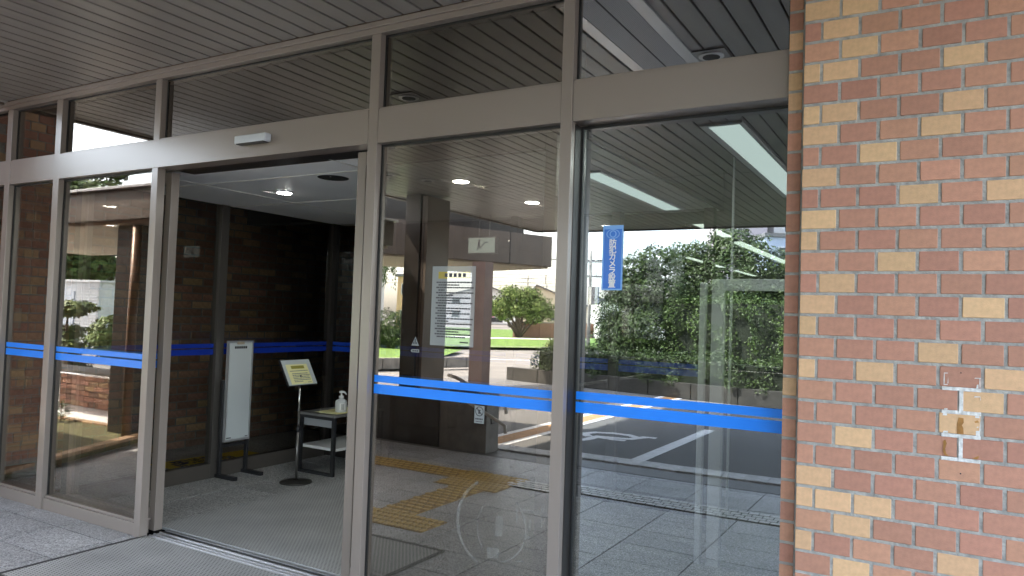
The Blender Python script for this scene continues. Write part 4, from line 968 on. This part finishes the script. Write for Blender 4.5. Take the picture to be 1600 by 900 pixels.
tree('garden_tree', 'spreading pale green tree on the lawn in front of the houses', (-22.7, -34.6, .05), [(-22.7+a*.86, -34.6-a*.5+b, z, r, r, rz) for a, b, z, r, rz in [(0, 0, 2.4, .95, .7), (-1.1, 0, 2.0, .85, .65), (1.1, 0, 2.0, .9, .65), (-.5, .2, 2.8, .7, .4), (.5, -.2, 2.75, .7, .42), (-1.7, 0, 1.65, .6, .45), (1.7, 0, 1.6, .6, .5), (0, 0, 1.7, .9, .5), (.9, 0, 1.3, .7, .4), (-.9, 0, 1.4, .6, .4)]], 11000, .085, LF_PALE, 6, .11, shell=.35)
lb2 = empty('garden_wall', (-22, -37, 0), 'low brown brick garden wall behind the lawn tree', 'low wall')
MB().obox((-23.0, -34.6, 0), (3.5, -7.5, 0), (-.2, -.09, 0), (0, 0, .95)).build('wall', BRD[0], lb2); MB().obox((-23.0, -34.6, .952), (3.5, -7.5, 0), (-.26, -.12, 0), (0, 0, .07)).build('coping', CONC, lb2)
def ball(name, label, c, blobs, n, size, m, seed, cat='shrub'):
    t = empty(name, c, label, cat); crown('foliage', blobs, n, size, m, t, seed, .75); limbs(t, c, [(b[0], b[1], b[2]-.1) for b in blobs[:4]], .05, 'stem'); return t
ball('round_shrub', 'round clipped shrub beside the dark column', (-17.6, -16.0, .05), [(-17.6, -16.0, .72, .72, .72, .68), (-17.9, -15.9, .5, .5, .5, .4)], 12000, .035, LF_DARK, 7)
ball('small_shrub', 'small grassy shrub at the end of the low kerb wall', (-14.2, -13.6, .05), [(-14.2, -13.6, .25, .3, .3, .22)], 900, .05, LF_PALE, 8)
wt = empty('weeping_tree', (-19.3, -16.6, 0), 'weeping tree with hanging leafy strands at the edge of the lawn', 'tree')
g_ = np.random.default_rng(12); V = []
for i in range(130):
    a = g_.random()*6.28; r_ = 1.3*math.sqrt(g_.random()); x0, y0 = -19.9+r_*math.cos(a), -17.0+r_*math.sin(a); z0 = 3.9-.3*r_; ln = .4+1.0*g_.random()
    for j in range(40):
        z = z0-ln*j/40; c = np.array([x0+g_.normal()*.05, y0+g_.normal()*.05, z]); s = .06
        t = np.array([g_.normal()*.4, g_.normal()*.4, -1]); t /= np.linalg.norm(t); b = np.cross(t, g_.normal(size=3)); b /= np.linalg.norm(b)
        V += [c-t*s, c-b*s*.35, c+t*s, c+b*s*.35]
leaves('crown', np.array(V), LF_MID, wt); limbs(wt, (-20.2, -17.0, 0), [(-20.0, -17.2, 3.7), (-19.6, -16.8, 3.8), (-20.6, -17.3, 3.8)], .1)
kw = empty('kerb_wall', (-11.4, -8.4, 0), 'low grey block wall edging the lawn by the round shrub', 'low wall')
for k in range(9):
    p = Vector((-12.3, -5.9, 0)).lerp(Vector((-10.6, -11.4, 0)), k/9); e = (Vector((-10.6, -11.4, 0))-Vector((-12.3, -5.9, 0)))/9*.975
    MB().obox(p, e, (-.15, -.05, 0), (0, 0, .27)).build('wall_block', CONC, kw, bev=.006)
gp = empty('stone_planter', (-9.4, -13.1, 0), 'square stone planter with a leafy plant at the drive edge', 'planter')
q = MB().box(-9.65, -9.1, -13.4, -12.85, 0, .1).box(-9.6, -9.15, -13.35, -12.9, .1, .4); q.build('pot', CONC, gp, bev=.01); crown('plant', [(-9.4, -13.1, .55, .3, .3, .22)], 900, .05, LF_PALE, gp, 9)
# left side: shed, pine, conifer, shrub, trees, sign, far block
sh = empty('storage_shed', (-20.7, -5.9, 0), 'white corrugated steel storage shed with lettered door panels', 'shed')
su = Vector((-.955, .295, 0)); sv = Vector((-.295, -.955, 0)); SP = Vector((-19.7, -6.2, 0))
MB().obox(SP, su*3.6, sv*2.2, (0, 0, 1.9)).build('body', SHED, sh); MB().obox(SP-su*.08-sv*.08+Vector((0, 0, 1.902)), su*3.76, sv*2.36, (0, 0, .06)).build('roof', SHED, sh)
for k in range(23): MB().obox(SP-sv*.03+su*.02+Vector((0, 0, .05+.08*k)), su*.72, sv*.029, (0, 0, .035)).build('corrugation', SHED, sh)
for k in range(2):
    MB().obox(SP-sv*.035+su*(.80+.50*k)+Vector((0, 0, .1)), su*.46, sv*.034, (0, 0, 1.55)).build('door_panel', mat('door_white', (.5, .54, .6), .4), sh)
for k, ch in enumerate(('所', '理', '会')):
    text_mesh(ch, .2, INK, SP-sv*.045+su*(.42+.55*k)+Vector((0, 0, 1.3)), su, (0, 0, 1), sh, 'lettering', .002)
bt2 = empty('garden_pine', (-13.2, -1.8, 0), 'small cloud pruned garden pine before the white shed', 'tree')
crown('crown', [(-13.2+a*.5, -1.8+a*.3, z, r, r, .1) for a, z, r in ((0, 1.28, .42), (-.9, 1.2, .3), (.55, 1.22, .28), (-.6, .85, .25), (.6, .62, .26), (-.4, .5, .25), (.1, .8, .2))], 6500, .05, LF_PINE, bt2, 13, .3, flat=.5)
limbs(bt2, (-13.2, -1.8, 0), [(-13.3, -1.85, 1.25), (-12.9, -1.6, 1.2), (-13.6, -2.0, .85), (-12.9, -1.6, .6)], .045)
fl_ = empty('flower_clump', (-13.6, -2.2, 0), 'clump of red flowers under the garden pine', 'flowers')
crown('foliage', [(-13.4, -2.0, .2, .4, .3, .2)], 900, .05, LF_MID, fl_, 14); crown('blossom', [(-13.25, -1.95, .38, .1, .1, .06)], 60, .035, mat('red_petal', (.6, .03, .06), .5), fl_, 15)
tree('leafy_tree', 'large leafy tree standing behind the white shed', (-25.4, -8.6, 0), [(-25.4, -8.6, 3.6, 1.7, 1.7, 1.3), (-26.6, -8.2, 3.2, 1.4, 1.4, 1.1), (-24.6, -9.0, 4.6, 1.2, 1.2, 1.0), (-26.2, -8.2, 5.4, 1.3, 1.3, .9), (-25, -8.8, 2.6, 1.3, 1.3, .7), (-24.2, -9.2, 5.9, .6, .6, .35), (-23.6, -9.4, 3.6, .6, .6, .4)], 15000, .12, LF_MID, 16, .16)
tree('conifer', 'dark pointed conifer to the right of the white shed', (-20.9, -7.9, 0), [(-20.9, -7.9, .5, .55, .55, .4), (-20.9, -7.9, 1.0, .45, .45, .35), (-20.9, -7.9, 1.45, .32, .32, .3), (-20.9, -7.9, 1.85, .17, .17, .25)], 4500, .06, LF_DARK, 17, .06)
ball('broad_shrub', 'broad leafy shrub at the foot of the dark conifer', (-17, -5.0, 0), [(-17, -5.0, .55, .6, .6, .5), (-16.5, -5.3, .45, .5, .5, .4)], 5000, .06, LF_PALE, 18)
sg = empty('billboard', (-39, -18.1, 0), 'white billboard with pink lettering beyond the shed', 'sign')
bu = Vector((-.91, -.4, 0)); su2 = Vector((.43, -.9, 0)).normalized()
MB().obox((-40.0, -16.2, 1.7), su2*3.6, Vector((-.9, -.43, 0))*.15, (0, 0, 1.0)).build('panel', PAPERW, sg)
for (x, y) in ((-39.8, -16.6), (-38.8, -18.8)): MB().tube([(x-.1, y, 0), (x-.1, y, 1.7)], .06, 8).build('post', STEEL, sg)
q = MB()
for k in range(5):
    p = Vector((-39.97, -16.1, 1.95))+su2*(.35+.6*k); q.obox(p, su2*.4, Vector((.9, .43, 0))*.02, (0, 0, .1)); q.obox(p, su2*.1, Vector((.9, .43, 0))*.025, (0, 0, .5))
q.build('lettering', PINK, sg)
def block(label, o, u, wid, dep, h, m, rows, cols, group=None, name='far_building', wz=1.0, roof=True):
    o = Vector(o); u = Vector(u).normalized(); v = Vector((u.y, -u.x, 0))
    if v.y > 0: v = -v
    b = empty(name, o, label, 'building', group)
    MB().obox(o, u*wid, v*dep, (0, 0, h)).build('wall', m, b)
    if roof: MB().obox(o-u*.15-v*.15+Vector((0, 0, h+.002)), u*(wid+.3), v*(dep+.3), (0, 0, .2)).build('roof', ROOFT, b)
    for r in range(rows):
        for c in range(cols):
            p = o+u*(wid*(c+.28)/cols)-v*.03+Vector((0, 0, h*(r+.32)/rows))
            f = MB().obox(p, u*(wid*.44/cols), v*.05, (0, 0, h*.42/rows)).build('window', ALU, b)
            MB().obox(p-v*.012+u*.05+Vector((0, 0, .05)), u*(wid*.44/cols-.1), v*.03, (0, 0, h*.42/rows-.1)).build('pane', WINDK, f)
    return b
uL = (.55, -.83, 0)
block('long grey block far beyond the billboard', (-62, -23, 0), (.46, -.89, 0), 22, 8, 4.2, WALLP, 2, 7)
block('white rendered house behind the weeping tree', (-46.7, -45.0, 0), (.86, -.51, 0), 2.6, 6, 5.6, PLASTER, 2, 3)
block('ochre house at the left of the dark column', (-38.1, -41.8, 0), (.84, -.55, 0), 3.2, 6, 4.2, OCHRE, 2, 3)
block('pale tall block above the hedges on the right', (-11.6, -39.8, 0), (.88, -.47, 0), 2.6, 5, 11, mat('mauve_render', (.4, .36, .38), .8), 5, 2)
block('bluish glazed block at the far right above the hedges', (-8.3, -35.9, 0), (.88, -.47, 0), 9, 6, 6.1, mat('blue_grey_cladding', (.32, .38, .5), .4), 3, 4)
block('white wide block at the far right behind the glazed block', (-9.2, -42.5, 0), (.88, -.47, 0), 9, 6, 8.6, PLASTER, 4, 4)
block('low tiled house left of the bushy evergreen', (-18.6, -37.4, 0), (.85, -.5, 0), 5, 6, 2.4, PLASTER, 1, 3)
def gable(label, o, u, wid, dep, he, hp, m, peak=.5, cols=3, pinkz=None):
    o = Vector(o); u = Vector(u).normalized(); v = Vector((u.y, -u.x, 0))
    if v.y > 0: v = -v
    b = empty('house', o, label, 'house')
    P = [o, o+u*wid, o+u*wid+Vector((0, 0, he)), o+u*wid*peak+Vector((0, 0, hp)), o+Vector((0, 0, he))]
    MB().prism(P, v*dep).build('wall', m, b)
    q = MB(); n0 = -v*.4; e = .45
    pk = o+u*wid*peak+Vector((0, 0, hp+.02))
    for sgn, end in ((-1, o+Vector((0, 0, he+.02))), (1, o+u*wid+Vector((0, 0, he+.02)))):
        dd = (end-pk); dd = dd+dd.normalized()*e; q.obox(pk+n0, dd, v*(dep+.8), (0, 0, .16))
    q.build('roof', ROOFT, b)
    for r in range(2):
        for c in range(cols):
            p = o+u*(wid*(c+.3)/cols)-v*.03+Vector((0, 0, .8+2.0*r)); 
            if p.z+1 > he: continue
            f = MB().obox(p, u*(wid*.35/cols), v*.05, (0, 0, .95)).build('window', ALU, b); MB().obox(p-v*.012+u*.06+Vector((0, 0, .06)), u*(wid*.35/cols-.12), v*.03, (0, 0, .83)).build('pane', WINDK, f)
    return b
hu = Vector((.86, -.51, 0)).normalized(); HL = Vector((-58.6, -87.7, 0))
hA = gable('white house with grey roof and pink shop board', HL-hu*6, hu, 10.8, 9, 3.9, 5.5, PLASTER, .55)
vv = Vector((hu.y, -hu.x, 0)); 
MB().obox(HL-hu*1.0-vv*-.0+Vector((.3, .55, 1.0)), hu*2.4, Vector((.05, .09, 0)), (0, 0, 1.6)).build('shop_board', PINK, hA)
gable('cream house with a long grey tiled roof behind the lawn tree', HL+hu*5.2, hu, 10.5, 10, 2.7, 5.8, mat('cream_render', (.58, .5, .36), .8), .22)
tk = empty('flatbed_truck', (-44.2, -67.3, 0), 'dark flatbed truck with white cab parked before the houses', 'truck')
tu = Vector((.86, -.51, 0)).normalized(); tv = Vector((-.51, -.86, 0)).normalized(); TP = Vector((-46.2, -66.2, 0))
MB().obox(TP+Vector((0, 0, .55)), tu*3.0, tv*1.6, (0, 0, .12)).build('chassis', BLACK, tk); MB().obox(TP+Vector((0, 0, .675)), tu*3.0, tv*.08, (0, 0, .38)).obox(TP+tv*1.52+Vector((0, 0, .675)), tu*3.0, tv*.08, (0, 0, .38)).obox(TP+tv*.08+Vector((0, 0, .675)), tu*.08, tv*1.44, (0, 0, .38)).build('bed', BLACK, tk)
c0 = TP+tu*3.05; MB().prism([c0+Vector((0, 0, .45)), c0+tu*1.5+Vector((0, 0, .45)), c0+tu*1.5+Vector((0, 0, 1.0)), c0+tu*1.1+Vector((0, 0, 1.7)), c0+tu*.05+Vector((0, 0, 1.75))], tv*1.6).build('cab', WHITE, tk, bev=.05)
MB().prism([c0+tu*.35-tv*.012+Vector((0, 0, 1.05)), c0+tu*1.2-tv*.012+Vector((0, 0, 1.05)), c0+tu*.98-tv*.012+Vector((0, 0, 1.55)), c0+tu*.35-tv*.012+Vector((0, 0, 1.58))], tv*.02).build('side_window', WINDK, tk)
for f in (.7, 3.9):
    for s_ in (0, 1.42):
        c = TP+tu*f+tv*s_+Vector((0, 0, .32)); wq = MB().tube([c, c+tv*.18], .32, 18).build('wheel', BLACK, tk); MB().tube([c-tv*.012, c+tv*.005], .17, 14).build('rim', ALU, wq)
# poles, wires, pylon
def pole(label, x, y, h, r=.13):
    p = empty('utility_pole', (x, y, 0), label, 'utility pole', 'utility poles along the far street')
    MB().tube([(x, y, 0), (x, y, h)], [r, r*.65], 10).build('shaft', CONC, p, smooth=True)
    q = MB()
    for dz in (.5, 1.1): q.obox((x-.9, y+.45, h-dz), (1.8, -1.0, 0), (.05, .08, 0), (0, 0, .08))
    q.build('cross_arm', STEEL, p)
    q = MB()
    for dz in (.5, 1.1):
        for k in range(4): xx = x-.75+.5*k; q.tube([(xx, y+.42-.55*(xx-x+.75)/1.5*1.1, h-dz+.08), (xx, y+.42-.55*(xx-x+.75)/1.5*1.1, h-dz+.22)], .045, 6)
    q.build('insulator', PAPERW, p)
    MB().tube([(x+.3, y+.3, h-2.2), (x+.3, y+.3, h-1.5)], .22, 10).build('transformer', STEEL, p); return p
pole('concrete utility pole above the lawn tree', -53.2, -90.8, 7.2); pole('concrete utility pole to the right of the lawn tree', -55.6, -101, 8.0); pole('utility pole left of the bushy evergreen', -12.4, -21.9, 4.1, .08)
def wire(label, a, b, sag):
    pts = [Vector(a).lerp(Vector(b), t/16)-Vector((0, 0, sag*4*(t/16)*(1-t/16))) for t in range(17)]
    o = MB().tube(pts, .022, 5).build('power_line', BLACK); tag(o, label, 'power line', 'power lines strung across the sky behind the houses')
A0 = Vector((-95, -62, 0)); A1 = Vector((-15, -112, 0))
for k, (z, dz) in enumerate(((7.0, 'topmost'), (6.5, 'second from the top'), (5.9, 'third from the top'), (5.4, 'lowest'))): wire(f'{dz} of the dark wires crossing behind the houses', A0+Vector((0, 0, z+.3)), A1+Vector((0, 0, z+1.0)), .5)
wire('dark wire running right from the pole by the evergreen', (-12.4, -21.9, 3.7), (10, -30, 4.4), .2); wire('dark wire running left from the pole by the evergreen', (-12.4, -21.9, 3.7), (-40, -12, 4.6), .3)
py = empty('lattice_pylon', (-106, -164.6, 0), 'distant steel lattice pylon at the edge of the houses', 'pylon')
q = MB(); hp = 14.5
for sx, sy in ((1, 1), (1, -1), (-1, 1), (-1, -1)): q.tube([(-106+sx*1.3, -164.6+sy*1.3, 0), (-106+sx*.25, -164.6+sy*.25, hp)], .07, 5)
q.build('leg', STEEL, py); q = MB()
for k in range(9):
    z0, z1 = hp*k/9, hp*(k+1)/9; w0, w1 = 1.3-1.05*k/9, 1.3-1.05*(k+1)/9
    for s_ in (1, -1): q.tube([(-106-s_*w0, -164.6+w0, z0), (-106+s_*w1, -164.6+w1, z1)], .045, 4); q.tube([(-106-w0, -164.6+s_*w0, z0), (-106-w1, -164.6-s_*w1, z1)], .045, 4)
for z in (10.5, 12, 13.5): q.tube([(-107.6, -164, z), (-104.4, -165.2, z)], .06, 4)
q.build('brace', STEEL, py)
cpn = empty('young_plant', (-8.16, 1.05, .08), 'young leafy plant at the corner of the planter bed', 'plant')
g_ = np.random.default_rng(5); V = []
for i in range(34):
    a = g_.random()*6.28; e = .2+g_.random()*.9; t = np.array([math.cos(a)*math.cos(e), math.sin(a)*math.cos(e), math.sin(e)*.6-.1]); z = .08+.2*g_.random(); c = np.array([-8.16, 1.05, z]); b = np.cross(t, [0, 0, 1.0]); b /= np.linalg.norm(b)
    V += [c, c+t*.07-b*.012, c+t*.15+np.array([0, 0, -.02]), c+t*.07+b*.012]
leaves('leaf_cluster', np.array(V), LF_MID, cpn); MB().tube([(-8.16, 1.05, .08), (-8.16, 1.05, .3)], .006, 6).build('stem', BARK, cpn)
